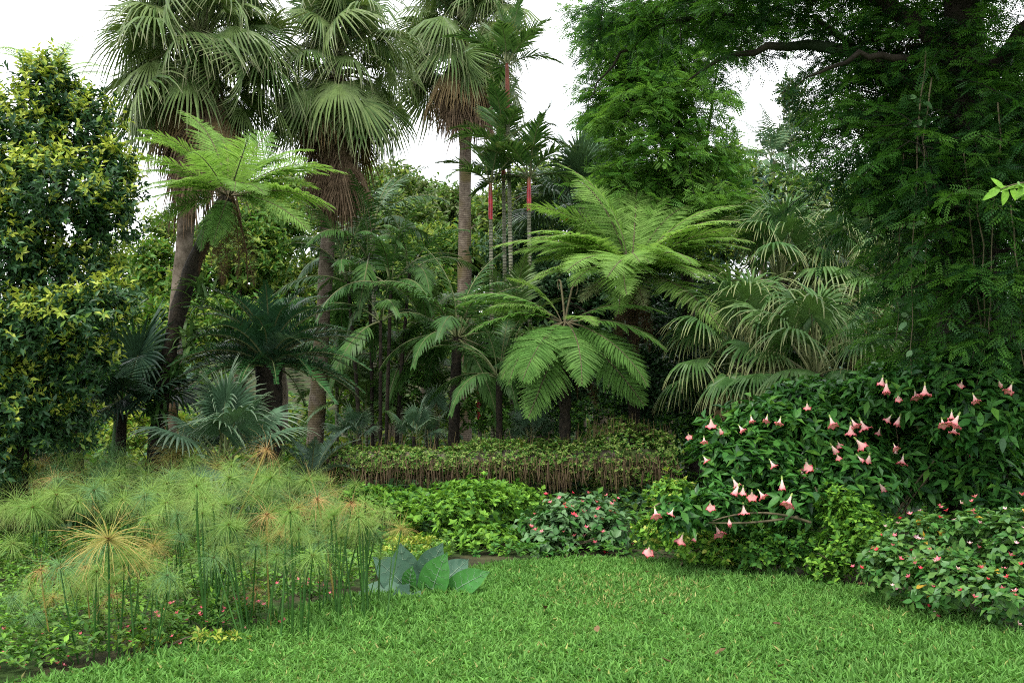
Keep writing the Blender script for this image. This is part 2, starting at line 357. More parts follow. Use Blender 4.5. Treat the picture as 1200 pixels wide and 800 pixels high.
def pinnate(L, a0, a1, pairs, ll, lw, vang=25, droop=.5, fwd=55, start=.18, mats=None, seed=0, name='feather_frond', rr=.012, power=1.0, tipmin=.35, fold=True):
    r = np.random.default_rng(abs(int(seed))); g = Geo(); n = 14
    pts, ang = curve_rachis(L, a0, a1, n, power); tube(g, pts, np.linspace(rr * 1.5, rr * .3, n + 1), 4, 1)
    tt = np.linspace(0, 1, n + 1)
    for i in range(pairs):
        t = start + (1 - start) * (i + .5) / pairs
        P = np.array([np.interp(t, tt, pts[:, k]) for k in range(3)]); a = np.interp(t, (np.arange(n) + .5) / n, ang)
        ax = np.array([math.cos(a), 0, math.sin(a)]); up = np.array([-math.sin(a), 0, math.cos(a)])
        prof = math.sin(math.pi * min(1, .25 + (t - start) / (1 - start) * .9)) * .8 + .25
        prof = max(prof, tipmin)
        for s in (-1, 1):
            f = R(fwd - 25 * t + r.normal(0, 4)); v = R(vang + r.normal(0, 6))
            d = nrm(ax * math.cos(f) + math.sin(f) * (np.array([0, s, 0]) * math.cos(v) + up * math.sin(v)))
            l = ll * prof * (1 + r.normal(0, .05)); w = lw * (.75 + .25 * prof)
            sd_ = nrm(np.cross(up, d)) ; V = []; T = []; Q = P.copy(); dd = d.copy()
            for k, (u, hw) in enumerate(((0, .35), (.35, .5), (.7, .38), (1, .04))):
                if k:
                    dd = nrm(dd + np.array([0, 0, -1]) * droop * .33); Q = Q + dd * l * (.35 if k < 3 else .3)
                V += [Q - sd_ * w * hw, Q + sd_ * w * hw]; T += [u, u]
            g.add(V, [[0, 2, 3, 1], [2, 4, 5, 3], [4, 6, 7, 5]], 0, r.random() * .3, T)
    return g.mesh(name, mats, smooth=False)
def fern_frond(L, a0, a1, pairs=24, pl=.42, sub=20, mats=None, seed=0, name='fern_frond', power=1.2, droop=.35, vang=4, wpin=.105):
    r = np.random.default_rng(abs(int(seed))); g = Geo(); n = 14
    pts, ang = curve_rachis(L, a0, a1, n, power); tube(g, pts, np.linspace(.014, .004, n + 1), 5, 1); tt = np.linspace(0, 1, n + 1)
    px, pd, pn, ps, rn = [], [], [], [], []
    for i in range(pairs):
        t = .16 + .84 * (i + .4) / pairs
        P = np.array([np.interp(t, tt, pts[:, k]) for k in range(3)]); a = np.interp(t, (np.arange(n) + .5) / n, ang)
        ax = np.array([math.cos(a), 0, math.sin(a)]); up = np.array([-math.sin(a), 0, math.cos(a)])
        x = (t - .16) / .84
        prof = min(1, .55 + x * 1.6) * (1 - max(0, x - .35) / .65) ** .75 + .04
        for s in (-1, 1):
            f = R(72 - 25 * x + r.normal(0, 3)); v = R(vang + r.normal(0, 4))
            d = nrm(ax * math.cos(f) + math.sin(f) * (np.array([0, s, 0]) * math.cos(v) + up * math.sin(v)))
            l = pl * prof; Q = P.copy(); dd = d.copy(); k = max(4, int(sub * (.35 + .65 * prof))); rv = r.random() * .35
            for j in range(k):
                u = (j + 1) / (k + 1); dd = nrm(dd + np.array([0, 0, -1]) * droop / k); Q = Q + dd * l / k
                sz = pl * wpin * prof ** .35 * (1 - u ** 2.2 * .85)
                sd_ = nrm(np.cross(up, dd))
                for s2 in (-1, 1):
                    px.append(Q); pd.append(nrm(dd * .5 + sd_ * s2 * .87 - up * .12)); pn.append(up); ps.append(sz); rn.append(rv)
            px.append(Q); pd.append(dd); pn.append(up); ps.append(pl * .06); rn.append(rv)
    Rm = frames(np.array(pd), np.array(pn)); ps = np.array(ps)
    scatter(g, leaf_lo(.48, .03, .12), np.array(px), Rm, ps, 0, np.array(rn))
    return g.mesh(name, mats, smooth=False)

# ------------------------------------------------------------------ foliage clumps on lobes
def lobe_twigs(lobes, n, inner=.55, top=.25):
    """twig ends spread through ellipsoids; more towards the shell"""
    vol = np.array([l[1][0] * l[1][2] + l[1][1] * l[1][2] for l in lobes]); k = rng.choice(len(lobes), n, p=vol / vol.sum())
    c = np.array([l[0] for l in lobes])[k]; r = np.array([l[1] for l in lobes])[k]
    d = nrm(rng.normal(size=(n, 3)) + [0, 0, top]); rad = inner + (1 - inner) * rng.random(n) ** .6
    return c + d * r * rad[:, None] * (1 + rng.normal(0, .12, (n, 1))), d, k, rad
def rosettes(P, axis, k, size, spread=(45, 85), stem=.35):
    n = len(P); axis = nrm(axis)
    b = nrm(np.cross(axis, nrm(rng.normal(size=(n, 3))))); b2 = np.cross(axis, b)
    ph = (np.arange(k)[None] * 2.4 + rng.random((n, 1)) * 6.28 + rng.normal(0, .25, (n, k)))
    al = R(1) * rng.uniform(spread[0], spread[1], (n, k))
    pp = np.cos(ph)[..., None] * b[:, None] + np.sin(ph)[..., None] * b2[:, None]
    d = axis[:, None] * np.cos(al)[..., None] + pp * np.sin(al)[..., None]
    pos = P[:, None] - axis[:, None] * (rng.random((n, k)) * stem)[..., None] * (size * 2.2)
    up = axis[:, None] + .3 * rng.normal(size=(n, k, 3)) + [0, 0, .4]
    return pos.reshape(-1, 3), nrm(d.reshape(-1, 3)), nrm(up.reshape(-1, 3))
def front_pick(pos, size, n, cell=11):
    px, py, f = project(pos)
    ok = (px > -5) & (px < 1205) & (py > -5) & (py < 805)
    key = (px // cell).astype(int) * 2000 + (py // cell).astype(int)
    order = np.argsort(f); order = order[ok[order]]
    _, first = np.unique(key[order], return_index=True)
    sel = order[first]; sel = sel[np.argsort(-(size[sel] / f[sel]))][:n]
    return sel
def leafy(parent, base, pos, Rm, sz, proto, mats, mi, n_obj, name='leaf', bulk='foliage', hi=None):
    """the leaves that show largest become parts of their own, the rest one part"""
    base = np.asarray(base, float); n = len(pos); mask = np.zeros(n, bool)
    if n_obj:
        sel = front_pick(pos, sz, n_obj); mask[sel] = True
        mesh_of = [leaf_mesh(name, hi or proto, m) for m in mats]
        for i in sel: put_m(name, mesh_of[mi[i]], parent, pos[i] - base, Rm[i], sz[i])
    g = Geo(); keep = ~mask
    for k in range(len(mats)):
        q = keep & (mi == k)
        if q.any(): scatter(g, proto, pos[q] - base, Rm[q], sz[q], k)
    return part_mesh(bulk, g, mats, parent, kind='stuff')
def lobe(px, py, Y, rx, ry, rd=None):
    """an ellipsoid of foliage: where it stands and its radii in metres"""
    k = Y / FPX; return (at(px, py, Y), np.array([rx * k, (rd if rd else rx * k), ry * k]))
def shrub(name, label, cat, lobes, twigs, k, size, mats, probs=None, group=None, n_obj=0, proto=None, hi=None, spread=(45, 85), inner=.55, stems=5, stem_mat='twig', base=None, top=.35, young=None, ground=0.0, stem=.35):
    cs = np.array([l[0] for l in lobes])
    if base is None: base = np.array([cs[:, 0].mean(), cs[:, 1].mean(), ground])
    t = thing(name, label, cat, base, group)
    P, d, li, rad = lobe_twigs(lobes, twigs, inner, top)
    ok = P[:, 2] > ground + .02; P, d, rad = P[ok], d[ok], rad[ok]
    ax = nrm(d * .7 + [0, 0, .6] + rng.normal(0, .25, d.shape))
    pos, dr, up = rosettes(P, ax, k, size, spread, stem); n = len(pos)
    sz = size * rng.uniform(.7, 1.25, n)
    if young is not None:                       # fresh leaves only at the ends of outer, upward twigs
        yt = (rng.random(len(P)) < np.clip(young * (d[:, 2] + .55), 0, 1)) & (rad > .75)
        mi = np.where(np.repeat(yt, k), np.where(rng.random(n) < .8, 1, 2), np.where(rng.random(n) < .12, 2, 0))
    else: mi = rng.choice(len(mats), n, p=probs) if probs else rng.integers(0, len(mats), n)
    proto = proto or leaf_lo()
    leafy(t, base, pos, frames(dr, up), sz, proto, [M[m] for m in mats], mi, n_obj, hi=hi)
    for s in range(stems):
        e = (cs[rng.integers(len(cs))] - base) * .85 + rng.normal(0, .1, 3)
        a = rng.normal(0, .12, 3) + cs.mean(0) - base; a[2] = -.02
        g = Geo(); tube(g, bez(a, a * .75 + e * [.25, .25, .6], e, 7), np.linspace(.011, .004, 7) * (1 + size * 2), 5)
        part_mesh('branch', g, [M[stem_mat]], t)
    return t, P, d
def broad_tree(name, label, base, lobes, twigs, k, size, mats, probs=None, group=None, tr=.2, bark='bark', proto=None, young=None, limbs=True, inner=.5, cat='tree', spread=(40, 85), top=.3):
    base = np.asarray(base, float); t = thing(name, label, cat, base, group)
    P, d, li, rad = lobe_twigs(lobes, twigs, inner, top)
    ax = nrm(d * .8 + [0, 0, .5] + rng.normal(0, .25, d.shape)); pos, dr, up = rosettes(P, ax, k, size, spread, 1.0); n = len(pos)
    sz = size * rng.uniform(.7, 1.25, n)
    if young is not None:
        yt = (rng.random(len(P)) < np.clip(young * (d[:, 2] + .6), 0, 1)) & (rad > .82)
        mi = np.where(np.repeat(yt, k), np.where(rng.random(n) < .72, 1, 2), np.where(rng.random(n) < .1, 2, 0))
    else: mi = rng.choice(len(mats), n, p=probs) if probs else rng.integers(0, len(mats), n)
    g = Geo(); Rm = frames(dr, up); pr = proto or leaf_lo()
    for q in range(len(mats)):
        s = mi == q
        if s.any(): scatter(g, pr, pos[s] - base, Rm[s], sz[s], q)
    part_mesh('crown', g, [M[m] for m in mats], t, kind='stuff')
    cs = np.array([l[0] for l in lobes]); top_ = cs.mean(0) - base
    g = Geo(); k0 = 9; pts = bez([0, 0, -.1], [top_[0] * .2, top_[1] * .2, top_[2] * .5], top_ * [.8, .8, .8], k0); pts[1:-1, :2] += rng.normal(0, tr * .15, (k0 - 2, 2))
    tube(g, pts, np.linspace(tr * 1.25, tr * .5, k0), 9); part_mesh('trunk', g, [M[bark]], t)
    if limbs:
        for c in cs:
            s = pts[rng.integers(4, k0)]; e = c - base; g = Geo()
            tube(g, bez(s, (s + e) / 2 + [0, 0, .25 * np.linalg.norm(e - s)], e, 8), np.linspace(tr * .4, tr * .08, 8), 6); part_mesh('limb', g, [M[bark]], t)
    return t, P, d

# ================================================================== THE SETTING
def noise2(x, y): return .5 * np.sin(x * .31 + 1.3) * np.cos(y * .23) + .3 * np.sin(x * .11 - y * .17 + 2)
def hill(x, y):
    k = np.clip((y - 26) / 40, 0, 1); k = k * k * (3 - 2 * k)
    return k * (5.5 + 1.2 * noise2(x, y)) - .03
ground_mat = bark_mat('leafy_soil', (.02, .022, .01), (.06, .06, .025), scale=3, moss=(.03, .06, .012), bump=.8)
xs = np.concatenate([np.linspace(-600, -60, 8)[:-1], np.linspace(-60, 60, 61), np.linspace(60, 600, 8)[1:]])
ys = np.concatenate([np.linspace(-400, -20, 6)[:-1], np.linspace(-20, 90, 56), np.linspace(90, 1500, 8)[1:]])
X, Y = np.meshgrid(xs, ys); Z = hill(X, Y); nx, ny = len(xs), len(ys)
i = np.arange(ny - 1)[:, None] * nx + np.arange(nx - 1)[None]
g = Geo(); g.add(np.stack([X, Y, Z], -1).reshape(-1, 3), np.stack([i, i + 1, i + nx + 1, i + nx], -1).reshape(-1, 4))
tag(part_mesh('ground', g, [ground_mat], None), kind='structure')

edge_px = [(-60, 835), (20, 803), (110, 787), (200, 765), (265, 748), (330, 724), (380, 708), (430, 697), (480, 686), (525, 672), (600, 660), (680, 655), (740, 657), (820, 660), (900, 673), (960, 682), (1010, 690), (1080, 705), (1130, 722), (1200, 748)]
edge = [gnd(*p)[:2] for p in edge_px]
poly = np.array(edge + [np.array([9, 6.4]), np.array([40, 5.0]), np.array([40, -30]), np.array([-40, -30]), np.array([-40, 3.0]), np.array([-6, 4.2])])
def inside(P, poly):
    x, y = P[:, 0], P[:, 1]; r = np.zeros(len(P), bool); j = len(poly) - 1
    for i in range(len(poly)):
        a, b = poly[i], poly[j]
        c = ((a[1] > y) != (b[1] > y)) & (x < (b[0] - a[0]) * (y - a[1]) / (b[1] - a[1] + 1e-12) + a[0]); r ^= c; j = i
    return r
lawn_mat = bark_mat('lawn_thatch', (.05, .09, .015), (.11, .2, .03), scale=22, moss=(.075, .13, .02), bump=.6)
me = bpy.data.meshes.new('lawn'); me.from_pydata([(float(p[0]), float(p[1]), .012) for p in poly], [], [list(range(len(poly)))]); me.materials.append(lawn_mat)
me.update(); lawn = put('lawn', me); tag(lawn, kind='structure')
if me.polygons[0].normal.z < 0: me.flip_normals()
# blades of the broad-leaved lawn grass
n = 430000; P = np.stack([U(-6.5, 6.5, n), 3.6 + 7.2 * rng.random(n) ** 1.05], -1)
P = P[(np.abs(P[:, 0]) < P[:, 1] * .62 + .3)]
P[:, 0] += 0; jit = P + rng.normal(0, .05, P.shape); P = P[inside(jit, poly)]
n = len(P); pn = noise2(P[:, 0] * 9, P[:, 1] * 9) + noise2(P[:, 1] * 23, P[:, 0] * 21) * .7
dirs = rng.normal(size=(n, 3)) * [1, 1, .4] + [0, 0, .75]; dirs[:, 2] = np.abs(dirs[:, 2]) * .8 + .08
pos = np.column_stack([P, np.full(n, .008)]); L = U(.03, .08, n) * (1 + .3 * pn)
g = Geo(); dry = rng.random(n) < .015 + .12 * (noise2(P[:, 0] * 4 + 7, P[:, 1] * 5) > .5)
for mi_, q in ((0, ~dry), (1, dry)):
    scatter(g, leaf_lo(.19, .04, .25), pos[q], frames(dirs[q], rng.normal(size=(q.sum(), 3)) + [0, 0, .6]), L[q], mi_, np.clip(.35 + .25 * pn[q] + .35 * noise2(P[q, 0] * 2.2 + 5, P[q, 1] * 2.6) + rng.normal(0, .22, q.sum()), 0, .99))
tag(part_mesh('grass', g, [M['grass'], M['grass_dry']], None), kind='stuff')
# clover-like weeds in the turf
n = 2600; P = np.stack([U(-3.5, 5.5, n), U(4.6, 9.5, n)], -1); pn = noise2(P[:, 0] * 6 + 4, P[:, 1] * 7); P = P[inside(P, poly) & (pn > .25)]
pos, dr, up = rosettes(np.column_stack([P, np.full(len(P), .04)]), np.tile([0, 0, 1.0], (len(P), 1)), 4, .03, (70, 95)); g = Geo()
scatter(g, leaf_lo(.7, .05, .05), pos, frames(dr, up), U(.025, .045, len(pos)))
tag(part_mesh('weeds', g, [M['mint_dark']], None), kind='stuff')
for k, (px, py) in enumerate([(783, 727), (756, 675), (788, 786), (905, 737), (912, 790), (838, 775), (1005, 690), (640, 720), (700, 748)]):
    p = gnd(px, py); o = put('fallen_leaf', leaf_mesh('fallen_leaf', leaf_hi(.5, .25, -.15, wave=.03), M['litter']), None, p + [0, 0, .045], (U(-.3, .3), U(-.4, .1), U(0, 6.28)), U(.06, .1))
    tag(o, 'curled brown leaf dropped on the lawn ' + ['below the lowest trumpet flowers', 'at the edge under the hanging trumpet flower', 'halfway to the bottom, beneath the trumpet shrub', 'in front of the dark shrub', 'close to the bottom, towards the begonia', 'close by the middle of the bottom', 'by the upright fresh green shrub', 'alone in the middle of the turf', 'alone below the begonia at the far edge'][k], 'leaf', 'fallen leaves on the lawn')

# low leafy cover of the bed beside the lawn, and under the shrubs
def cover(name, n, xr, yr, size, mats, hgt, k=7, keep=None, zfun=None):
    P = np.stack([U(*xr, n), U(*yr, n)], -1)
    P = P[~inside(P, poly)]
    if keep is not None: P = P[keep(P)]
    h = hgt * (.35 + .65 * rng.random(len(P))) * np.clip(.75 + .5 * noise2(P[:, 0] * 5, P[:, 1] * 5), .2, 1.4)
    z = np.zeros(len(P)) if zfun is None else zfun(P[:, 0], P[:, 1])
    pos, dr, up = rosettes(np.column_stack([P, z + h]), np.tile([0, 0, 1.0], (len(P), 1)) + rng.normal(0, .3, (len(P), 3)), k, size, (50, 100))
    g = Geo(); mi = rng.integers(0, len(mats), len(pos)); Rm = frames(dr, up); sz = size * U(.6, 1.3, len(pos))
    for q in range(len(mats)): s = mi == q; scatter(g, leaf_lo(.5), pos[s], Rm[s], sz[s], q)
    return tag(part_mesh(name, g, [M[m] for m in mats], None), kind='stuff')
cover('bed_undergrowth', 9000, (-6.5, -.6), (5.6, 12), .05, ['mint_dark', 'mint', 'far_a', 'far_a', 'beg_r'], .26)
cover('shade_undergrowth', 5200, (-11, 9), (11, 20), .13, ['mint_dark', 'far_b', 'bush_dark', 'far_a'], .45)
cover('wood_undergrowth', 5200, (-22, 22), (20, 38), .26, ['far_a', 'far_b', 'mint_dark', 'far_c'], 1.0, zfun=hill)
cover('border_undergrowth', 900, (-.4, 6), (8.3, 12), .07, ['mint_dark', 'mint_dark', 'brug'], .2)

# far wood on the rising ground
n = 5200; P = np.stack([U(-48, 48, n), U(40, 72, n)], -1)
z = hill(P[:, 0], P[:, 1]) + (2.2 + 1.6 * noise2(P[:, 0] * 2.1, P[:, 1] * 2.0)) * rng.random(n) ** .5
pos, dr, up = rosettes(np.column_stack([P, z]), nrm(rng.normal(size=(n, 3)) + [0, -.3, 1]), 8, .5); g = Geo(); mi = np.repeat(rng.integers(0, 4, n), 8); Rm = frames(dr, up); sz = U(.3, .65, len(pos))
for q in range(4): s = mi == q; scatter(g, leaf_lo(.5), pos[s], Rm[s], sz[s], q)
tag(part_mesh('far_wood', g, [M['far_a'], M['far_b'], M['far_d'], M['far_e']], None), kind='stuff')

# ================================================================== PALMS AND FERNS
def fan_set(mats, Rl, pet, pitches, nv=2, **kw):
    return [(p, fan_leaf(p, Rl, pet, mats=mats, seed=int(p * 7 + v * 13 + 500), **kw)) for p in pitches for v in range(nv)]
def pick(sets, p):
    d = np.array([abs(s[0] - p) for s in sets]) + rng.random(len(sets)) * 6
    return sets[int(np.argmin(d))][1]
def crown(parent, top, sets, n, p0, p1, name='frond', sc=(.88, 1.1), az0=0.0, power=1.0, drop=.5, jit=7, skip=None, tilt=.1):
    for i in range(n):
        u = (i + .5) / n; p = p0 + (p1 - p0) * u ** power + rng.normal(0, jit); az = az0 + i * 2.39996 + rng.normal(0, .12)
        if skip and skip(az % 6.2832, p): continue
        me = pick(sets, p)
        put(name, me, parent, np.asarray(top) + [0.05 * math.cos(az), .05 * math.sin(az), drop * (.5 - u)], (rng.normal(0, tilt), rng.normal(0, .06), az), U(*sc))
def trunk(parent, pts, rad, mat, n=12, name='trunk', wob=.04):
    g = Geo(); pts = np.asarray(pts, float); k = 26; t = np.linspace(0, 1, k); tt = np.linspace(0, 1, len(pts))
    P = np.stack([np.interp(t, tt, pts[:, j]) for j in range(3)], -1); r = np.interp(t, np.linspace(0, 1, len(np.atleast_1d(rad))), np.atleast_1d(rad))
    tube(g, P, r * (1 + rng.normal(0, wob, k)), n); return part_mesh(name, g, [M[mat]], parent)

FAN = [M['fan'], M['petiole']]
livi = fan_set(FAN, 1.0, .95, (72, 48, 24, 0, -24, -48, -66), nv=3, droop=2.3, union=.36, nseg=40, cup=.45, ragged=.1, spread=135, pet_curve=58, wf=.9)
livi_young = fan_set([M['fan_young'], M['petiole']], .95, .8, (80, 62), nv=2, droop=.5, union=.6, nseg=36, cup=.2)
livi_dry = fan_set([M['fan_dry'], M['petiole']], .95, .8, (-58, -74), nv=2, droop=2.5, union=.4, nseg=30, spread=100)
skirt = fan_set([M['dead'], M['dead']], .95, .45, (-70, -80, -87), nv=2, droop=2, union=.35, nseg=26, spread=60, ragged=.18, cup=.5, pet_curve=30)
def livistona(label, base, top, tr, nf, nsk, sc=1.0, skirt_len=1.1, ndry=6, az0=0.0):
    top = np.asarray(top); base = np.asarray(base, float)
    t = thing('fan_palm', label, 'palm', base, 'tall fan palms with dead leaf skirts'); e = top - base
    trunk(t, [[0, 0, -.1], e * [.34, .34, .33], e * [.68, .68, .66], e], [tr * 1.25, tr, tr * .9, tr * .95], 'palm_bark' if az0 < 1 else 'palm_bark_lichen', 14)
    crown(t, e + [0, 0, .15], livi, nf, 48, -74, sc=(.68 * sc, 1.12 * sc), az0=az0, drop=1.0, power=.85, jit=22, tilt=.5)
    crown(t, e + [0, 0, .45], livi_young, 7, 82, 58, sc=(.85 * sc, 1.05 * sc), az0=az0 + .5, drop=.1)
    crown(t, e - [0, 0, .25], livi_dry, ndry, -55, -75, name='fading_frond', sc=(.8 * sc, 1.0 * sc), az0=az0 + 1, drop=.3)
    for i in range(nsk):
        u = i / nsk; az = i * 2.4 + rng.normal(0, .2)
        put('dead_frond', pick(skirt, U(-90, -68)), t, e + [.12 * math.cos(az), .12 * math.sin(az), .1 - skirt_len * u], (rng.normal(0, .15), 0, az), U(.75, 1.05) * sc)
    return t
livistona('tall fan palm over the glossy bush, its lichened trunk beside the leaning tree fern', at(188, 520, 17) * [1, 1, 0], at(236, 75, 17), .15, 72, 58, 1.25, 1.5, az0=1.2)
livistona('slender fan palm with a brown skirt, its trunk rising behind the dark cycad', at(366, 520, 18.5) * [1, 1, 0], at(396, 90, 18.5), .14, 62, 64, 1.1, 1.9, az0=.4)
livistona('more distant fan palm standing behind the cluster of red stemmed palms', at(543, 520, 24) * [1, 1, 0], at(546, 55, 24), .17, 58, 40, 1.32, 1.2, az0=.9)

# low fan palms
lowfan = fan_set([M['fan_blue'], M['petiole']], .62, .6, (75, 55, 35, 15, -10), nv=2, droop=1.5, union=.5, nseg=34, cup=.2, pet_r=.01)
darkfan = fan_set([M['fan_backlit'], M['petiole']], .75, .75, (70, 45, 20, 0), nv=2, droop=.9, union=.55, nseg=36, pet_r=.01)
palefan = fan_set([M['fan_pale'], M['petiole']], .78, .85, (70, 45, 20, -5, -30, -55), nv=2, droop=2.6, union=.38, nseg=34, cup=.3, pet_r=.012)
paledry = fan_set([M['fan_dry'], M['petiole']], .7, .8, (-50, -70), nv=2, droop=2.2, union=.35, nseg=30, spread=110)
shiny = fan_set([M['fan_shiny'], M['petiole']], .95, .9, (70, 45, 20, -5), nv=2, droop=1.6, union=.5, nseg=36)
def small_fan(label, base, top, sets, n, p0, p1, sc=1.0, tr=.07, dry=None, ndry=0, az0=0.0, name='low_fan_palm', group=None, mat='fern_bark'):
    t = thing(name, label, 'palm', base, group); e = np.asarray(top) - np.asarray(base)
    trunk(t, [[0, 0, -.05], e * [.6, .6, .5], e], [tr * 1.2, tr], mat, 9)
    crown(t, e, sets, n, p0, p1, sc=(.85 * sc, 1.12 * sc), az0=az0, drop=.15)
    if ndry: crown(t, e - [0, 0, .1], dry, ndry, -50, -72, name='dry_frond', sc=(.8 * sc, sc), az0=az0 + 1, drop=.2)
    return t
def fl(px, py, Y): return at(px, py, Y) * [1, 1, 0]
small_fan('low bluish fan palm with drooping leaf tips below the cycad, beside the papyrus', fl(262, 540, 12.6), at(262, 535, 12.6), lowfan, 16, 82, -5, .95, az0=.3)
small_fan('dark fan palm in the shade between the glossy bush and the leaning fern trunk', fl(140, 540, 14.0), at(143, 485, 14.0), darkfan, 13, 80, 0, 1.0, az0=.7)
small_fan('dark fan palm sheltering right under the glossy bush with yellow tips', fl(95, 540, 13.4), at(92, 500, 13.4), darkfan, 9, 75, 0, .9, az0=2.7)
small_fan('fan palm with pale arching leaf tips, nearest the pink trumpet shrub', fl(945, 540, 14), at(955, 440, 14), palefan, 26, 80, -50, 1.05, .13, paledry, 4, .2, 'clumped_fan_palm', 'fan palms behind the trumpet shrub')
small_fan('fan palm with pale drooping tips reaching over the dark hollow by the tree fern', fl(878, 540, 15), at(872, 420, 15), palefan, 22, 75, -52, 1.0, .12, paledry, 5, 1.1, 'clumped_fan_palm', 'fan palms behind the trumpet shrub')
small_fan('tall fan palm with an upright leaf, standing at the back of its clump', fl(910, 520, 16.5), at(915, 330, 16.5), palefan, 24, 85, -40, 1.1, .12, paledry, 3, 2.1, 'clumped_fan_palm', 'fan palms behind the trumpet shrub')
small_fan('fan palm half hidden by the fine leaved sprays of the dark trunked tree', fl(1040, 520, 16), at(1035, 330, 16), palefan, 22, 80, -40, 1.1, .12, paledry, 3, 3.1, 'clumped_fan_palm', 'fan palms behind the trumpet shrub')
small_fan('glossy fan palm showing above the large tree fern, near the red stemmed palms', fl(680, 480, 22), at(682, 255, 22), shiny, 18, 80, -10, 1.1, .1, az0=.4, mat='palm_bark')
for k, (px, py, Yd, lb) in enumerate([(485, 497, 16.2, 'tiny fan palm peeping over the vine covered wall by the dark trunk'), (512, 478, 17.5, 'tiny fan palm standing behind the wall, under the feather palm'), (415, 500, 16.5, 'tiny fan palm over the wall, in front of the feather palm clump'), (620, 500, 16.0, 'tiny fan palm over the wall, under the large tree fern')]):
    small_fan(lb, fl(px, 540, Yd), at(px, py + 14, Yd), lowfan, 9, 85, 15, .5, .03, az0=k * 1.3, group='tiny fan palms behind the wall')

# feather palms
AR = [M['areca'], M['petiole']]; AD = [M['areca_dark'], M['petiole']]; AF = [M['areca_far'], M['petiole']]
def pin_set(mats, L, spec, pairs=34, ll=.4, lw=.035, nv=2, **kw):
    return [(p, pinnate(L, p + 14, p - b, pairs, ll, lw, mats=mats, seed=int(p * 3 + v * 17 + 900), **kw)) for p, b in spec for v in range(nv)]
arec = pin_set(AR, 1.7, ((78, 45), (55, 65), (30, 75), (8, 75)), vang=20)
arecd = pin_set(AD, 1.8, ((78, 45), (55, 70), (30, 80), (5, 75), (-25, 55)), vang=5, droop=.8)
arecf = pin_set(AF, 2.4, ((70, 55), (45, 75), (20, 80), (-5, 70)), pairs=30, ll=.55, lw=.05, droop=1.0, vang=5)
waxp = pin_set([M['wax'], M['petiole']], 1.35, ((82, 25), (65, 40), (45, 55), (20, 60)), pairs=26, ll=.45, lw=.045, vang=22, droop=.45)
def feather(name, label, base, top, sets, n, p0, p1, sc=1.0, tr=.05, group=None, mat='wax_stem', az0=0.0, shaft=None, slen=.5):
    base = np.asarray(base, float); t = thing(name, label, 'palm', base, group); e = np.asarray(top) - base
    trunk(t, [[0, 0, -.05], e * [.4, .4, .5], e], [tr * 1.15, tr, tr * .9], mat, 8, name='stem')
    if shaft:
        g = Geo(); u = nrm(e); tube(g, [e - u * .02, e + u * slen * .2, e + u * slen * .6, e + u * slen], [tr * 1.0, tr * 1.12, tr * 1.05, tr * .85], 10)
        part_mesh('crownshaft', g, [M[shaft]], t); e = e + u * slen
    crown(t, e, sets, n, p0, p1, sc=(.85 * sc, 1.1 * sc), az0=az0, drop=.08); return t
gp = 'thin stemmed feather palms growing as a clump'
for px0, px1, py1, Yd, n, lb in ((425, 408, 330, 18, 8, 'thin feather palm stem leaning towards the cycad, at the edge of its clump'), (438, 432, 300, 18.6, 9, 'tallest thin feather palm stem, in the heart of its clump'), (452, 458, 335, 17.8, 8, 'thin feather palm stem leaning to the dark trunk, low crowned'), (462, 480, 318, 18.4, 9, 'thin feather palm stem arching outwards over the wall'), (446, 446, 375, 17.4, 8, 'short feather palm shoot in front of its clump')):
    feather('feather_palm', lb, fl(px0, 520, Yd), at(px1, py1, Yd), arecd, n, 80, -20, .95, .035, gp, 'fern_bark', az0=px0)
feather('stout_feather_palm', 'feather palm with a dark stout trunk and drooping fronds beside the tree fern', fl(530, 540, 17), at(536, 395, 17), arecd, 17, 82, -28, 1.05, .1, None, 'fern_bark', az0=.5)
feather('stout_feather_palm', 'short bushy feather palm crowding under the large tree fern', fl(585, 540, 16), at(585, 440, 16), arecd, 13, 75, -10, .8, .06, None, 'fern_bark', az0=1.5)
for k, (px, py, Yd, n, lb) in enumerate([(430, 470, 19, 11, 'bright young feather palm behind the wall, between cycad and palm clump'), (505, 455, 20, 11, 'bright young feather palm in the gap beside the dark trunk'), (395, 455, 20, 9, 'bright young feather palm showing behind the slender palm trunk')]):
    feather('young_feather_palm', lb, fl(px, 520, Yd), at(px, py + 15, Yd), arec, n, 85, 15, .9, .03, 'young feather palms in the light', az0=k)
feather('bluish_feather_palm', 'bluish feather palm with long hanging leaflets behind the slender fan palm', fl(440, 480, 22), at(436, 268, 22), arecf, 13, 80, -20, .85, .07, None, az0=.3)
feather('bluish_feather_palm', 'bluish feather palm hanging between the fan palm trunks, lower crowned', fl(405, 480, 23), at(400, 300, 23), arecf, 11, 75, -20, .75, .07, None, az0=1.3)
feather('distant_feather_palm', 'distant grey green feather palm against the sky gap', fl(905, 480, 36), at(905, 190, 36), arecf, 16, 80, -25, 1.0, .12, None, az0=.7)
feather('bluish_feather_palm', 'dark feather palm spilling fronds behind the tree trunk at the shady edge', fl(1080, 520, 15), at(1085, 420, 15), arecd, 12, 75, -25, 1.0, .08, None, 'fern_bark', az0=.9)
for k, (px, py, Yd, n, lb) in enumerate([(395, 400, 20.5, 14, 'mid green feather palm filling the space between cycad and thin stems'), (500, 380, 21, 14, 'mid green feather palm arching between thin stems and dark trunk'), (470, 430, 19.2, 12, 'low mid green feather palm under the arching thin stems'), (600, 400, 19, 12, 'mid green feather palm pressed between dark trunk and tree fern')]):
    feather('leafy_feather_palm', lb, fl(px, 520, Yd), at(px, py, Yd), arec if k % 2 else arecd, n, 84, -5, 1.0, .04, 'leafy feather palms in the middle distance', az0=k * 1.7)
gw = 'red stemmed palms of one cluster'
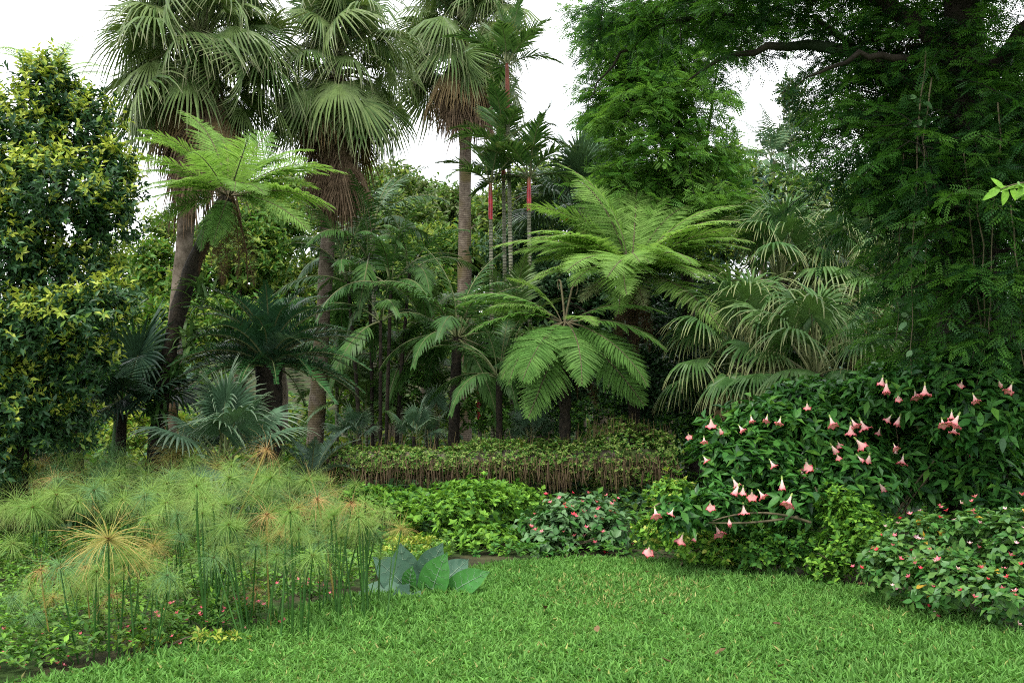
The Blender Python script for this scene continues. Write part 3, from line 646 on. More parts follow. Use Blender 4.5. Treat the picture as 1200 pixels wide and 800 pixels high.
for bx, tx, ty, Yd, n, sh, sl, lb in ((602, 595, 128, 20, 12, 'maroon', .95, 'tallest red stemmed palm, its crownshaft maroon'), (594, 590, 212, 20.3, 10, 'red', .75, 'red stemmed palm with a bright scarlet shaft beneath the tallest crown'), (578, 575, 256, 19.8, 9, 'red', .72, 'red stemmed palm nearest the distant fan palm trunk'), (622, 620, 246, 19.6, 10, 'red', .66, 'red stemmed palm with a spreading crown towards the sky gap'), (563, 562, 490, 18, 5, 'red', .5, 'short red stem low down beside the dark trunk under the tree fern')):
    feather('red_stemmed_palm', lb, fl(bx, 500, Yd), at(tx, ty, Yd), waxp, n, 85, 12, 1.0, .043, gw, az0=bx, shaft=sh, slen=sl)

# cycad
cyc = [(p, pinnate(1.4, p + 10, p - b, 62, .22, .021, vang=32, droop=.12, fwd=72, start=.1, mats=[M['cycad'], M['petiole']], seed=int(p + v * 9 + 40), name='cycad_frond', tipmin=.25)) for p, b in ((80, 70), (60, 70), (40, 65), (20, 60), (0, 45)) for v in range(2)]
cycb = [(p, pinnate(1.45, p + 8, p - b, 62, .22, .021, vang=32, droop=.12, fwd=72, start=.1, mats=[M['cycad_blue'], M['petiole']], seed=int(p + v * 9 + 70), name='cycad_frond', tipmin=.25)) for p, b in ((60, 45), (30, 50), (5, 40)) for v in range(2)]
b0 = fl(318, 540, 14.2); t = thing('cycad', 'large cycad with a rosette of stiff dark feather fronds behind the low fan palm', 'cycad', b0); e = at(315, 425, 14.2) - b0
trunk(t, [[0, 0, -.05], e * .5, e], [.2, .17, .19], 'fern_bark', 12)
crown(t, e, cyc, 50, 80, -12, sc=(.88, 1.08), drop=.15); crown(t, e, cycb, 7, 40, -5, sc=(.9, 1.1), az0=.4, drop=.1)
b1 = fl(365, 545, 13.8); t = thing('cycad', 'small bluish cycad crouching at the foot of the slender fan palm', 'cycad', b1)
trunk(t, [[0, 0, -.05], [0, 0, .3], [0, 0, .55]], [.1, .1, .1], 'fern_bark', 8); crown(t, [0, 0, .55], cycb, 13, 75, -5, sc=(.5, .65), drop=.05)

# tree ferns
FM = [M['fern'], M['twig']]; FG = [M['fern_mid'], M['twig']]; FP = [M['fern_pale'], M['twig']]; FD = [M['fern_dead'], M['fern_dead']]
fr_ = lambda L, p, b, m, v, pl=.42: fern_frond(L, p + b * .4, p - b * .6, 24, pl, 20, m, seed=int(p * 5 + v * 31 + 300))
f_top = [(p, fr_(1.9, p, b, FM, v)) for p, b in ((55, 70), (32, 60), (14, 55), (-6, 45)) for v in range(2)]
f_mid = [(p, fr_(1.8, p, b, FG, v, .46)) for p, b in ((20, 60), (-5, 60), (-30, 55), (-55, 45)) for v in range(2)]
f_pale = [(p, fr_(1.75, p, b, FP, v)) for p, b in ((0, 45), (-25, 45)) for v in range(2)]
f_dead = [(p, fern_frond(1.5, p + 10, p - 12, 22, .3, 12, FD, seed=int(p + 77), droop=1.3)) for p in (-60, -78)]
def tree_fern(label, base, top, tr, spec, mid=None, young=0):
    base = np.asarray(base, float); t = thing('tree_fern', label, 'tree fern', base, 'tree ferns'); e = np.asarray(top) - base
    m = e * .5 if mid is None else np.asarray(mid) - base
    trunk(t, bez([0, 0, -.05], m * 2 - e * .5, e, 8), [tr * 1.5, tr, tr, tr * 1.1], 'fern_bark', 12, wob=.1)
    for nm, sets, fr in spec:
        for az, p, s in fr: put(nm, pick(sets, p), t, e + [.05 * math.cos(R(az)), .05 * math.sin(R(az)), .03], (rng.normal(0, .2), rng.normal(0, .05), R(az)), s)
    for k in range(young):                       # crozier still uncurling
        g = Geo(); a = k * 2.1; th = np.linspace(0, 3.6, 22); hh = .5 + .1 * k
        pts = [np.array([0, 0, 0]), np.array([.04, 0, hh * .5])] + [np.array([.1 + .09 * (1 - math.cos(x)) * (1 - x * .16), 0, hh + .1 * math.sin(x)]) for x in th]
        pts = [np.array([p[0] * math.cos(a), p[0] * math.sin(a), p[2]]) for p in pts]; tube(g, [e + p for p in pts], np.linspace(.018, .008, len(pts)), 6); part_mesh('fiddlehead', g, [M['twig']], t)
    return t
def dome(n, s0, s1, back=55, front=-14, az0=0):
    """fronds all round; those on the far side stand up, those towards the lawn arch down"""
    o = []
    for i in range(n):
        az = (az0 + i * 137.5 + rng.normal(0, 16)) % 360; f = .5 - .5 * math.sin(R(az))      # 1 towards the lawn
        o.append((az, back + (front - back) * f + rng.normal(0, 13), U(s0, s1)))
    return o
f_wide = [(p, fern_frond(2.05, p + b * .4, p - b * .6, 26, .5, 22, FM, seed=int(p * 5 + v * 31 + 700), wpin=.115)) for p, b in ((60, 65), (38, 60), (16, 55), (-6, 48), (-28, 45)) for v in range(3)]
f_low = [(p, fern_frond(1.75, p + b * .4, p - b * .6, 24, .5, 22, FG, seed=int(p * 5 + v * 31 + 900), wpin=.125)) for p, b in ((40, 60), (15, 60), (-10, 55), (-35, 50), (-58, 40)) for v in range(2)]
tree_fern('leaning tree fern with light green fronds in front of the first tall fan palm', fl(182, 545, 14), at(268, 232, 14), .11,
    [('frond', f_wide, dome(24, .66, .84, 50, -4) + [(5, 12, .84), (178, 8, .72), (-15, 2, .82), (200, 2, .7)]), ('hanging_frond', f_low, [(235, -50, .6), (200, -30, .7), (-20, -38, .7), (-75, -60, .55)]), ('dead_frond', f_dead, [(250, -70, .9), (290, -78, .9), (330, -70, .85), (200, -75, .8), (20, -75, .9), (270, -62, .8), (310, -74, .9), (230, -76, .8)])],
    mid=at(205, 380, 14), young=2)
tree_fern('biggest tree fern, its broad bright crown arching over the dark hollow', fl(745, 560, 16.3), at(740, 322, 16.3), .095,
    [('frond', f_wide, dome(54, .8, 1.2, 44, -8) + [(8, 8, 1.0), (172, 12, 1.0), (-14, 0, 1.0), (195, 4, .95)]), ('pale_frond', f_pale, [(-95, -18, .9), (-60, -20, .95), (-125, -16, .85), (-30, -12, .95), (205, -10, .8)]), ('dead_frond', f_dead, [(200, -70, .9), (30, -75, .8), (-80, -78, .8), (-100, -70, .95), (-50, -72, .9), (-150, -74, .9), (90, -74, .9)])])
tree_fern('lower tree fern with big deep green fronds hanging towards the wall', fl(662, 560, 14.9), at(662, 380, 15.2), .09,
    [('frond', f_low, [(186, 14, 1.0), (172, 26, 1.0), (204, 0, .95), (225, -22, .9), (-112, -44, .95), (-88, -52, 1.08), (-66, -48, 1.02), (-44, -26, 1.0), (-22, 0, .95), (-4, 16, .9), (250, -36, .95), (150, 20, .9),  (-135, -25, .9), (-76, -30, .95), (-30, -38, .85), (215, -38, .85)]), ('frond', f_wide, [(200, 24, .62), (160, 30, .62), (-70, 5, .55)]), ('dead_frond', f_dead, [(-60, -75, .95), (-130, -68, .85), (-30, -70, .8), (190, -60, .75), (178, -40, .5)])], young=2)
def ring(n, p0, p1, s0, s1, az0=0): return [(az0 + 360 * i / n + rng.normal(0, 6), p0 + (p1 - p0) * rng.random(), U(s0, s1)) for i in range(n)]
tree_fern('far tree fern lifting pale fronds against the white sky behind the bush', at(85, 300, 27) * [1, 1, 0], at(62, 96, 27), .12, [('frond', f_top, ring(11, 5, 40, .9, 1.1))])

# ================================================================== TREES
bl = [lobe(55, 110, 11.6, 38, 50), lobe(95, 150, 11.8, 48, 50), lobe(10, 175, 11.2, 60, 65), lobe(130, 205, 11.6, 38, 40), lobe(60, 225, 11.0, 65, 50), lobe(120, 250, 11.4, 48, 42), lobe(5, 290, 11.0, 60, 50),
      lobe(80, 320, 11.4, 60, 40), lobe(95, 362, 10.8, 62, 32), lobe(135, 345, 10.9, 34, 24), lobe(30, 385, 10.8, 60, 45), lobe(90, 420, 11.2, 45, 45), lobe(20, 470, 11, 55, 55), lobe(70, 490, 11.6, 45, 40), lobe(-70, 240, 11.5, 90, 120), lobe(-70, 420, 11.3, 90, 110), lobe(-20, 540, 11, 45, 40)]
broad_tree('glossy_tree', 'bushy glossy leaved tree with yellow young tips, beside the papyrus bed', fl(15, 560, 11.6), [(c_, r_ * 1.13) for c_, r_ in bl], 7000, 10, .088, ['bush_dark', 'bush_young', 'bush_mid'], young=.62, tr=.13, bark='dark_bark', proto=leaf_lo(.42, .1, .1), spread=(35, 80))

def hz(px, Y): p = at(px, 470, Y); p[2] = float(hill(p[0], p[1])); return p
# the big fine-leaved tree
b0 = np.array([at(1140, 430, 9.6)[0], 9.6, 0.0]); T = thing('fine_leaved_tree', 'big dark trunked tree whose fine leaved sprays overhang the pink trumpet shrub', 'tree', b0)
g = Geo(); tp = np.array([[.05, 0, -.1], [0, 0, .9], [-.05, .05, 2.2], [-.03, 0, 3.6], [.04, .05, 5.2], [.1, .1, 7.5]])
t_ = np.linspace(0, 1, 26); tt = np.linspace(0, 1, 6); TP = np.stack([np.interp(t_, tt, tp[:, j]) for j in range(3)], -1); TP[:, :2] += rng.normal(0, .02, (26, 2))
tube(g, TP, np.interp(t_, [0, .12, .6, 1], [.36, .24, .22, .15]) * (1 + rng.normal(0, .08, 26)), 14); trk = part_mesh('trunk', g, [M['dark_bark']], T)
for k in range(5):                                 # roots and stems fused to the trunk
    g = Geo(); a = k * 1.3 + .4; tube(g, [[math.cos(a) * .42, math.sin(a) * .42, -.05], [math.cos(a) * .24, math.sin(a) * .24, .7], [math.cos(a + .6) * .21, math.sin(a + .6) * .21, 2.4], [math.cos(a + 1) * .2, math.sin(a + 1) * .2, 4.4]], [.07, .06, .05, .03], 6); part_mesh('clinging_stem', g, [M['dark_bark']], T)
limbs = [((1135, 150, 9.6), (1010, 30, 9.8), (905, 32, 10.2), (800, 95, 10.8), .09), ((1135, 110, 9.6), (1040, 40, 9.0), (1000, 60, 9.0), (935, 100, 9.4), .05), ((1130, 230, 9.6), (1040, 70, 10), (1000, 55, 10.6), (930, 10, 11.0), .09),
         ((1135, 90, 9.6), (1000, -80, 10), (860, -50, 10.8), (720, 40, 11.4), .1), ((1140, 120, 9.6), (1190, 20, 9), (1250, -20, 8.4), (1330, 0, 8), .09), ((1130, 300, 9.6), (1090, 260, 10), (1050, 250, 10.2), (1000, 255, 10.4), .05),
         ((860, 20, 10.6), (770, 10, 10.9), (720, 60, 11.2), (690, 120, 11.4), .03), ((1135, 330, 9.6), (1150, 280, 9), (1180, 290, 8.6), (1230, 310, 8.4), .04), ((1130, 360, 9.6), (1110, 330, 9.2), (1080, 330, 9.2), (1050, 350, 9.6), .03)]
for a, b, c, d, r in limbs:
    A, B, Cc, D = [at(*q) - b0 for q in (a, b, c, d)]; t = np.linspace(0, 1, 16)[:, None]
    pts = (1 - t) ** 3 * A + 3 * t * (1 - t) ** 2 * B + 3 * t * t * (1 - t) * Cc + t ** 3 * D; pts[1:] += rng.normal(0, .02, (15, 3))
    g = Geo(); tube(g, pts, r * (1 - t[:, 0]) ** .8 + .004, 8); part_mesh('limb', g, [M['dark_bark']], T)
rl = [(850, 10, 10.6, 60, 24), (790, 20, 10.9, 60, 26), (740, 20, 11.2, 50, 26), (870, 60, 10.4, 30, 14), (712, 25, 11.3, 30, 18),
      (930, 8, 10.4, 60, 16), (985, 60, 10, 45, 40), (1000, 110, 9.9, 50, 35), (985, 155, 9.9, 34, 22), (1030, 160, 9.6, 50, 40), (1060, 60, 9.7, 60, 60), (1000, 200, 9.8, 70, 24), (1070, 215, 9.5, 60, 40), (1030, 255, 9.7, 50, 22),
      (1100, 280, 9.2, 60, 45), (1085, 320, 9.4, 45, 30), (1120, 350, 10.6, 60, 40), (1080, 380, 11, 60, 30), (1180, 215, 8.8, 40, 50), (1225, 90, 8.8, 40, 90), (1190, 330, 8.6, 45, 60), (1100, 20, 10.6, 60, 40), (1060, 120, 10.8, 80, 70), (1120, 150, 10.8, 90, 120), (1150, 400, 11.6, 70, 50), (1230, 200, 8.6, 60, 160), (1130, 230, 8.7, 60, 45), (1125, 50, 9.1, 36, 46), (1140, 135, 9.0, 40, 44), (1150, 320, 8.7, 50, 36), (1110, 400, 9.0, 60, 24), (1180, 390, 8.6, 50, 30), (1080, 170, 8.8, 50, 40), (880, -20, 10.6, 150, 35), (1050, -40, 10, 150, 50), (1000, -160, 9.5, 200, 60), (1150, -200, 8.5, 200, 80), (1150, -420, 7, 260, 80), (950, -420, 7.6, 200, 60), (1350, -200, 8, 200, 150)]
LB = [lobe(*q) for q in rl]
def spray_crown(parent, base, lobes, ntw, per, tl, mats, probs, sl=(.16, .26), pairs=8, L=.19):
    P, d, k, rad = lobe_twigs(lobes, ntw, .25, 0); px = np.array([l[0] for l in lobes])[k][:, 0]
    dh = nrm(d * [1, 1, .35] + rng.normal(0, .25, d.shape) + [0, 0, -.05]); L_ = U(.7, 1.2, ntw) * tl
    u = np.tile((np.arange(per) + .5) / per, (ntw, 1)); s = np.where(np.arange(per) % 2, 1, -1)[None]
    pos = P[:, None] + dh[:, None] * (u * L_[:, None])[..., None] + np.array([0, 0, -1]) * (u ** 2 * L_[:, None] * .3)[..., None]
    side = nrm(np.cross(dh, [0, 0, 1.0])); dr = nrm(dh[:, None] * .55 + side[:, None] * (s * .85)[..., None] + [0, 0, -.15] + rng.normal(0, .33, pos.shape))
    up = np.array([0, 0, 1.0]) + rng.normal(0, .5, pos.shape)
    pos, dr, up = pos.reshape(-1, 3), dr.reshape(-1, 3), up.reshape(-1, 3); n = len(pos); mi = np.repeat(rng.choice(len(mats), ntw, p=probs), per); sz = U(*sl, n); Rm = frames(dr, up)
    g = Geo(); pr = spray_proto(pairs, L, .42, .25)
    for q in range(len(mats)): m_ = mi == q; scatter(g, pr, pos[m_] - base, Rm[m_], sz[m_], q, np.repeat(rng.random(ntw), per)[m_])
    part_mesh('crown', g, [M[m] for m in mats], parent, kind='stuff'); g = Geo()
    for i in range(0, ntw, 2):
        e = P[i] + dh[i] * L_[i] - [0, 0, L_[i] * .3]; tube(g, np.array([P[i] - dh[i] * .3, P[i], (P[i] + dh[i] * L_[i] * .5 - [0, 0, L_[i] * .07]), e]) - base, [.006, .005, .004, .002], 3)
    part_mesh('twigs', g, [M['dark_bark']], parent, kind='stuff')
seen = [l for l, q in zip(LB, rl) if q[1] + q[4] > -30 and q[0] - q[3] < 1215]; over = [l for l, q in zip(LB, rl) if not (q[1] + q[4] > -30 and q[0] - q[3] < 1215)]
spray_crown(T, b0, seen, 2150, 17, .42, ['rain', 'rain_dark'], [.55, .45], sl=(.1, .17), pairs=6, L=.29)
spray_crown(T, b0, over, 600, 14, .6, ['rain', 'rain_dark'], [.55, .45], sl=(.24, .34), pairs=5, L=.3)  # overhead lobes out of view, added to shade the right side below
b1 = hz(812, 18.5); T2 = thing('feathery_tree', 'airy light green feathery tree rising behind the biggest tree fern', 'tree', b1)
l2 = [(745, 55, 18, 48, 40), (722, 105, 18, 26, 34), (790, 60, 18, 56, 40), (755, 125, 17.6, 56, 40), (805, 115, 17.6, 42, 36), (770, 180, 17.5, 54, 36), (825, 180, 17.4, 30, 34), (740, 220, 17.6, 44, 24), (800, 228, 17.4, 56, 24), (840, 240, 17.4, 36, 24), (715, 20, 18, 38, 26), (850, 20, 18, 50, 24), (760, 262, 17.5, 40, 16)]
L2 = [lobe(*q) for q in l2]; spray_crown(T2, b1, L2, 1050, 15, .5, ['rain_lit', 'rain'], [.6, .4], sl=(.16, .26), pairs=6, L=.3); g = Geo(); e = at(790, 60, 18) - b1
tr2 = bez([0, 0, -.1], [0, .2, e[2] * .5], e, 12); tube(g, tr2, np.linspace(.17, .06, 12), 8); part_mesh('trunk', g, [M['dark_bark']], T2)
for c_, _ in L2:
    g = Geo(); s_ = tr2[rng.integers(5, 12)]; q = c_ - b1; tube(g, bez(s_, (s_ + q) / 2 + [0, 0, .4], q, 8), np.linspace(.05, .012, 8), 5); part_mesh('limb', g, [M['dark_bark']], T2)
# vines hanging from its limbs
for k, (px, py0, py1, Yd) in enumerate([(1085, 60, 440, 8.9), (1093, 90, 330, 8.8), (1125, 180, 470, 8.7), (1150, 200, 430, 8.6), (1172, 120, 400, 8.5), (1060, 180, 400, 9.2), (1188, 240, 440, 8.4), (1040, 200, 330, 9.6)]):
    a, b = at(px, py0, Yd), at(px + U(-8, 8), py1, Yd); t = np.linspace(0, 1, 14)[:, None]; pts = a + (b - a) * t + np.cumsum(rng.normal(0, .015, (14, 3)), 0) * [1, 1, .2]
    tt_ = thing('hanging_vine', ['long leafy vine dangling before the trunk', 'bare vine twining beside the long leafy one', 'bare vine falling in front of the dark trunk', 'bare vine just beyond the dark trunk', 'bare vine between trunk and the fresh green branch', 'leafy vine hanging among the limbs over the fan palms', 'bare vine dropping past the fresh green branch', 'short bare vine over the fan palms'][k], 'vine', a, 'vines dangling from the fine leaved tree'); g = Geo(); tube(g, pts - a, np.linspace(.008, .004, 14), 5); part_mesh('stem', g, [M['twig']], tt_)
    if k in (0, 5):
        P = pts[rng.integers(2, 13, 22)] + rng.normal(0, .03, (22, 3)); dr = nrm(rng.normal(size=(22, 3)) * [1, 1, .3] + [0, 0, -.8])
        lm = leaf_mesh('vine_leaf', leaf_hi(.6, .08, .15), M['beg'])
        for j in range(22): put_m('leaf', lm, tt_, P[j] - a, frames(dr[j:j + 1], rng.normal(size=(1, 3)) + [0, -1, .5])[0], U(.07, .11))
# a light green leafy twig reaching in at the frame edge
a = at(1230, 215, 6.2); tt_ = thing('leafy_branch', 'single branch with big fresh green oval leaves against the dark tree', 'branch', a); e = at(1172, 222, 6.2) - a
g = Geo(); tube(g, bez([0, 0, 0], e * .5 + [0, 0, .05], e, 8), np.linspace(.008, .003, 8), 5); part_mesh('stem', g, [M['twig']], tt_); lm = leaf_mesh('oval_leaf', leaf_hi(.42, .1, .15), M['mint'])
for j in range(13):
    u = .25 + .75 * j / 12; d = nrm(e * .6 + rng.normal(0, .12, 3) + [0, -.06, .1 * (1 if j % 2 else -1)]); put_m('leaf', lm, tt_, e * u, frames(d[None], np.array([[.2, -.8, .6]]) + rng.normal(0, .2, (1, 3)))[0], U(.09, .13))

# trees further back
def bg(name, label, base, rows, tw, k, size, mats, probs=None, tr=.2, group='trees standing behind the palms', **kw):
    return broad_tree(name, label, base, [lobe(*r) for r in rows], tw, k, size, mats, probs, group, tr, **kw)
def blossoms(t, P, d, n, mat, size, base, petals=6, name='flower', proto=None):
    g = Geo(); pr = leaf_hi(.5, .15, -.1)
    for i in range(petals): 
        a = i * 6.283 / petals; dd = nrm(np.array([[math.cos(a), math.sin(a), .7]])); scatter(g, leaf_lo(.5, .1, -.1), np.zeros((1, 3)), frames(dd, np.array([[0, 0, 1.0]])), np.array([1.0]))
    me = g.mesh(name, [M[mat]]); idx = np.where((d[:, 1] < .2))[0]; idx = rng.choice(idx, min(n, len(idx)), replace=False)
    for i in idx: put(name, me, t, P[i] + d[i] * .06 - np.asarray(base), (U(-.6, .6), U(-.6, .6), U(0, 6)), size * U(.8, 1.3))
b = hz(705, 25); t, P, d = bg('tulip_tree', 'bluish dark tree dotted with orange blossoms behind the hanging sprays', b, [(700, 150, 25, 26, 30), (725, 200, 25, 42, 34), (690, 190, 24.6, 24, 28), (672, 245, 24.4, 34, 22), (740, 110, 25.4, 34, 34), (760, 60, 25.6, 34, 36), (705, 240, 24.2, 45, 26)], 1100, 9, .2, ['far_b', 'far_e'], tr=.2); blossoms(t, P, d, 26, 'orange', .17, b)
b = hz(780, 27); t, P, d = bg('tulip_tree', 'yellow green leafy tree with a few orange blossoms right above the big tree fern', b, [(760, 260, 26, 45, 28), (810, 235, 27, 50, 36), (845, 265, 26.5, 36, 28), (775, 210, 27.5, 40, 30), (735, 285, 25.5, 45, 26), (835, 295, 25, 50, 28), (690, 290, 25, 50, 30), (640, 300, 26, 50, 34), (780, 300, 25, 50, 30)], 1900, 9, .19, ['far_a', 'far_c', 'far_e'], [.45, .2, .35]); blossoms(t, P, d, 14, 'orange', .16, b)
bg('distant_tree', 'distant pale olive tree rising over the forest beside the third fan palm', hz(500, 34), [(500, 235, 34, 40, 30), (470, 222, 34.5, 28, 22), (530, 245, 33, 34, 30), (455, 250, 33, 30, 26), (560, 255, 34, 40, 30), (600, 250, 35, 45, 28)], 1100, 8, .24, ['far_d', 'far_a'])
bg('distant_tree', 'bright rounded shrubby tree glowing under the pale olive tree', hz(505, 29), [(505, 280, 29, 40, 18), (535, 300, 28.5, 40, 18), (475, 290, 28, 30, 20), (610, 300, 29, 50, 24)], 900, 9, .2, ['far_a', 'far_c'], [.55, .45])
bg('distant_tree', 'thin pale tree showing in the sky gap under the arching limb', hz(925, 46), [(925, 110, 46, 22, 22), (940, 140, 46, 25, 22), (915, 165, 45, 30, 20)], 360, 7, .26, ['far_d', 'far_e'], inner=.3)
bg('distant_tree', 'dusky rounded tree under the sky gap', hz(880, 33), [(875, 225, 33, 50, 38), (930, 235, 32, 50, 36), (850, 190, 34, 32, 28), (980, 240, 33, 50, 45), (890, 270, 30, 50, 30)], 1300, 8, .24, ['far_a', 'far_d', 'far_e', 'far_c'], [.45, .15, .3, .1])
bg('distant_tree', 'yellow green sunlit tree seen between cycad and fern trunk', hz(330, 30), [(330, 340, 30, 40, 34), (285, 330, 30, 36, 36), (365, 330, 31, 36, 40), (310, 300, 31, 40, 30)], 1000, 9, .2, ['far_c', 'far_a'], [.6, .4])  # sunlight on this patch is put into the yellow leaf colour
bg('distant_tree', 'yellow green tree glowing through the gap beside the lichened trunk', hz(165, 30), [(165, 330, 30, 46, 40), (190, 270, 30, 30, 34), (245, 290, 30, 34, 30), (130, 300, 31, 40, 36), (205, 340, 29, 36, 40), (150, 400, 29, 46, 40), (225, 400, 29, 36, 36)], 1000, 8, .2, ['far_c', 'far_a'], [.5, .5], inner=.3)
bg('shady_tree', 'mid green tree filling the gap behind the thin feather palms', hz(460, 27), [(450, 330, 27, 50, 40), (500, 345, 26, 50, 45), (420, 370, 26, 46, 40), (530, 300, 28, 36, 30), (480, 400, 25, 60, 40)], 1400, 8, .2, ['far_a', 'far_c', 'mint_dark'], [.45, .25, .3])
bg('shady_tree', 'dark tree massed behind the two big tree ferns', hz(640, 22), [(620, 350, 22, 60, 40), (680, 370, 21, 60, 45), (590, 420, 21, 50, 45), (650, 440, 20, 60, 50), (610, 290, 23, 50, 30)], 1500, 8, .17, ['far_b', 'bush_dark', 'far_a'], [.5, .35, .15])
bg('shady_tree', 'very dark tree closing the hollow between tree fern and fan palms', hz(770, 19), [(770, 400, 19, 60, 50), (760, 470, 18.5, 60, 45), (810, 440, 18.5, 50, 55), (720, 430, 19, 50, 55), (790, 350, 20, 50, 30), (840, 350, 20, 50, 40), (840, 490, 18.5, 50, 40), (735, 340, 20, 60, 34), (680, 325, 20.5, 55, 34), (625, 340, 21, 50, 34), (760, 450, 17.3, 40, 60)], 3400, 9, .13, ['bush_dark', 'far_b'], [.8, .2])  # near-black leaf colour stands in for the deep shade of the hollow
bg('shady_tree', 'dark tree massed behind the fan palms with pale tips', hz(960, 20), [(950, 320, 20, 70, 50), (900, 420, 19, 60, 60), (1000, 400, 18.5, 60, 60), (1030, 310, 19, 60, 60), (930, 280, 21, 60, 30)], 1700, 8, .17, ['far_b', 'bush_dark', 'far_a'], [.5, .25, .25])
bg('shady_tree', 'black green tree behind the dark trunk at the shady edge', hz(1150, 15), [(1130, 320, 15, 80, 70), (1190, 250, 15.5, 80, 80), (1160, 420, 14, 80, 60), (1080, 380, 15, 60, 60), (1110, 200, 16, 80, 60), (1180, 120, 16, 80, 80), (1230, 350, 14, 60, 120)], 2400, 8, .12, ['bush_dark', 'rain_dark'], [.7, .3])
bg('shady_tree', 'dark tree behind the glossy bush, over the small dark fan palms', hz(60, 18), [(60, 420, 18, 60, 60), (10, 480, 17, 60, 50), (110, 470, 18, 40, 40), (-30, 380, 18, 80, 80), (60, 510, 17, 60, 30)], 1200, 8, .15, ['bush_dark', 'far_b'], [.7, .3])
bg('distant_tree', 'mid green tree closing the view low between the first two palm trunks', hz(285, 27), [(240, 330, 27, 50, 40), (285, 265, 28, 44, 34), (330, 262, 28, 46, 34), (250, 285, 28, 40, 34), (300, 300, 27, 46, 46), (200, 380, 26, 50, 40), (340, 380, 25, 50, 40), (280, 380, 25.5, 50, 40), (180, 310, 28, 34, 36)], 2300, 9, .2, ['far_a', 'far_c', 'mint_dark'], [.45, .25, .3])
bg('distant_tree', 'fresh green tree standing in the middle distance behind the feather palm clump', hz(430, 30), [(400, 300, 30, 46, 46), (430, 235, 31, 44, 34), (390, 245, 31, 40, 34), (345, 225, 31, 40, 34), (455, 212, 32, 40, 28), (300, 235, 31, 34, 26), (610, 222, 31, 44, 30), (655, 215, 31, 36, 34), (480, 255, 31, 44, 34), (440, 270, 30, 40, 34), (470, 320, 29, 46, 40), (390, 360, 28, 46, 40), (520, 340, 28, 50, 40), (560, 300, 29, 46, 36), (600, 330, 28, 40, 36), (580, 260, 31, 46, 36), (640, 250, 31, 40, 30)], 3300, 9, .21, ['far_a', 'far_c', 'far_d'], [.55, .25, .2])
# shrubs behind the wall; the first two carry sunlit patches in their leaf colour
kw = dict(stems=3, group='shrubs behind the wall')
shrub('lime_shrub', 'yellow green shrub shining low beside the mossy fern trunk', 'shrub', [lobe(150, 505, 17, 24, 26), lobe(215, 510, 17.5, 26, 26), lobe(172, 480, 18, 26, 20)], 300, 8, .12, ['lime', 'mint', 'far_c'], **kw)
shrub('lime_shrub', 'bright shrub seen behind the wall under the thin feather palms', 'shrub', [lobe(420, 470, 21, 30, 24), lobe(460, 480, 20, 30, 20), lobe(505, 490, 20, 30, 18), lobe(400, 440, 22, 25, 25)], 420, 8, .13, ['mint', 'far_c', 'mint'], **kw)
shrub('leafy_shrub', 'mid green shrub beyond the wall beside the dark trunk', 'shrub', [lobe(560, 480, 18, 40, 24), lobe(480, 450, 19, 40, 24), lobe(600, 490, 17.5, 36, 16)], 420, 8, .1, ['mint_dark', 'far_a'], **kw)
shrub('leafy_shrub', 'deep green shrub hiding in the shadow behind the wall end', 'shrub', [lobe(700, 490, 17, 50, 26), lobe(640, 495, 16.5, 40, 20), lobe(790, 510, 16.5, 40, 30)], 480, 8, .09, ['bush_dark', 'mint_dark'], **kw)

# banana leaves
b0 = fl(135, 540, 14.6); t = thing('banana_plant', 'banana plant raising one broad paddle leaf between bush and lichened trunk', 'banana plant', b0); g = Geo(); tube(g, [[0, 0, -.05], [0, 0, .8], [.02, 0, 1.5]], [.08, .07, .04], 9); part_mesh('stem', g, [M['pap_stem']], t)
def paddle(L, w, seed, mat, pitch):
    r = np.random.default_rng(abs(int(seed))); g = Geo(); n, m = 16, 8; pts, ang = curve_rachis(L, pitch, pitch - 30, n, 1.5); V = []; T = []
    for k in range(n + 1):
        x = k / n; hw = w / 2 * (math.sin(math.pi * min(1, x * 1.02) ** .75)) ** .7 + .002; a = ang[min(k, n - 1)]; up = np.array([-math.sin(a), 0, math.cos(a)])
        for j in range(m + 1):
            y = 2 * j / m - 1; V.append(pts[k] + np.array([0, y * hw, 0]) + up * (abs(y) * hw * .35 + .012 * math.sin(k * 2.6 + j))); T.append(x)
    F = [[k * (m + 1) + j, (k + 1) * (m + 1) + j, (k + 1) * (m + 1) + j + 1, k * (m + 1) + j + 1] for k in range(n) for j in range(m)]
    g.add(V, F, 0, 0, T); tube(g, pts + [0, 0, .006], np.linspace(.018, .004, n + 1), 5, 1); return g.mesh('paddle_leaf', [M[mat], M['petiole']])
for az, p, s in ((-100, 82, 1), (20, 60, .9), (160, 55, .9), (80, 70, 1)): put('leaf', paddle(1.25, .42, az + 300, 'banana', p), t, [.02, 0, 1.45], (0, 0, R(az)), s)
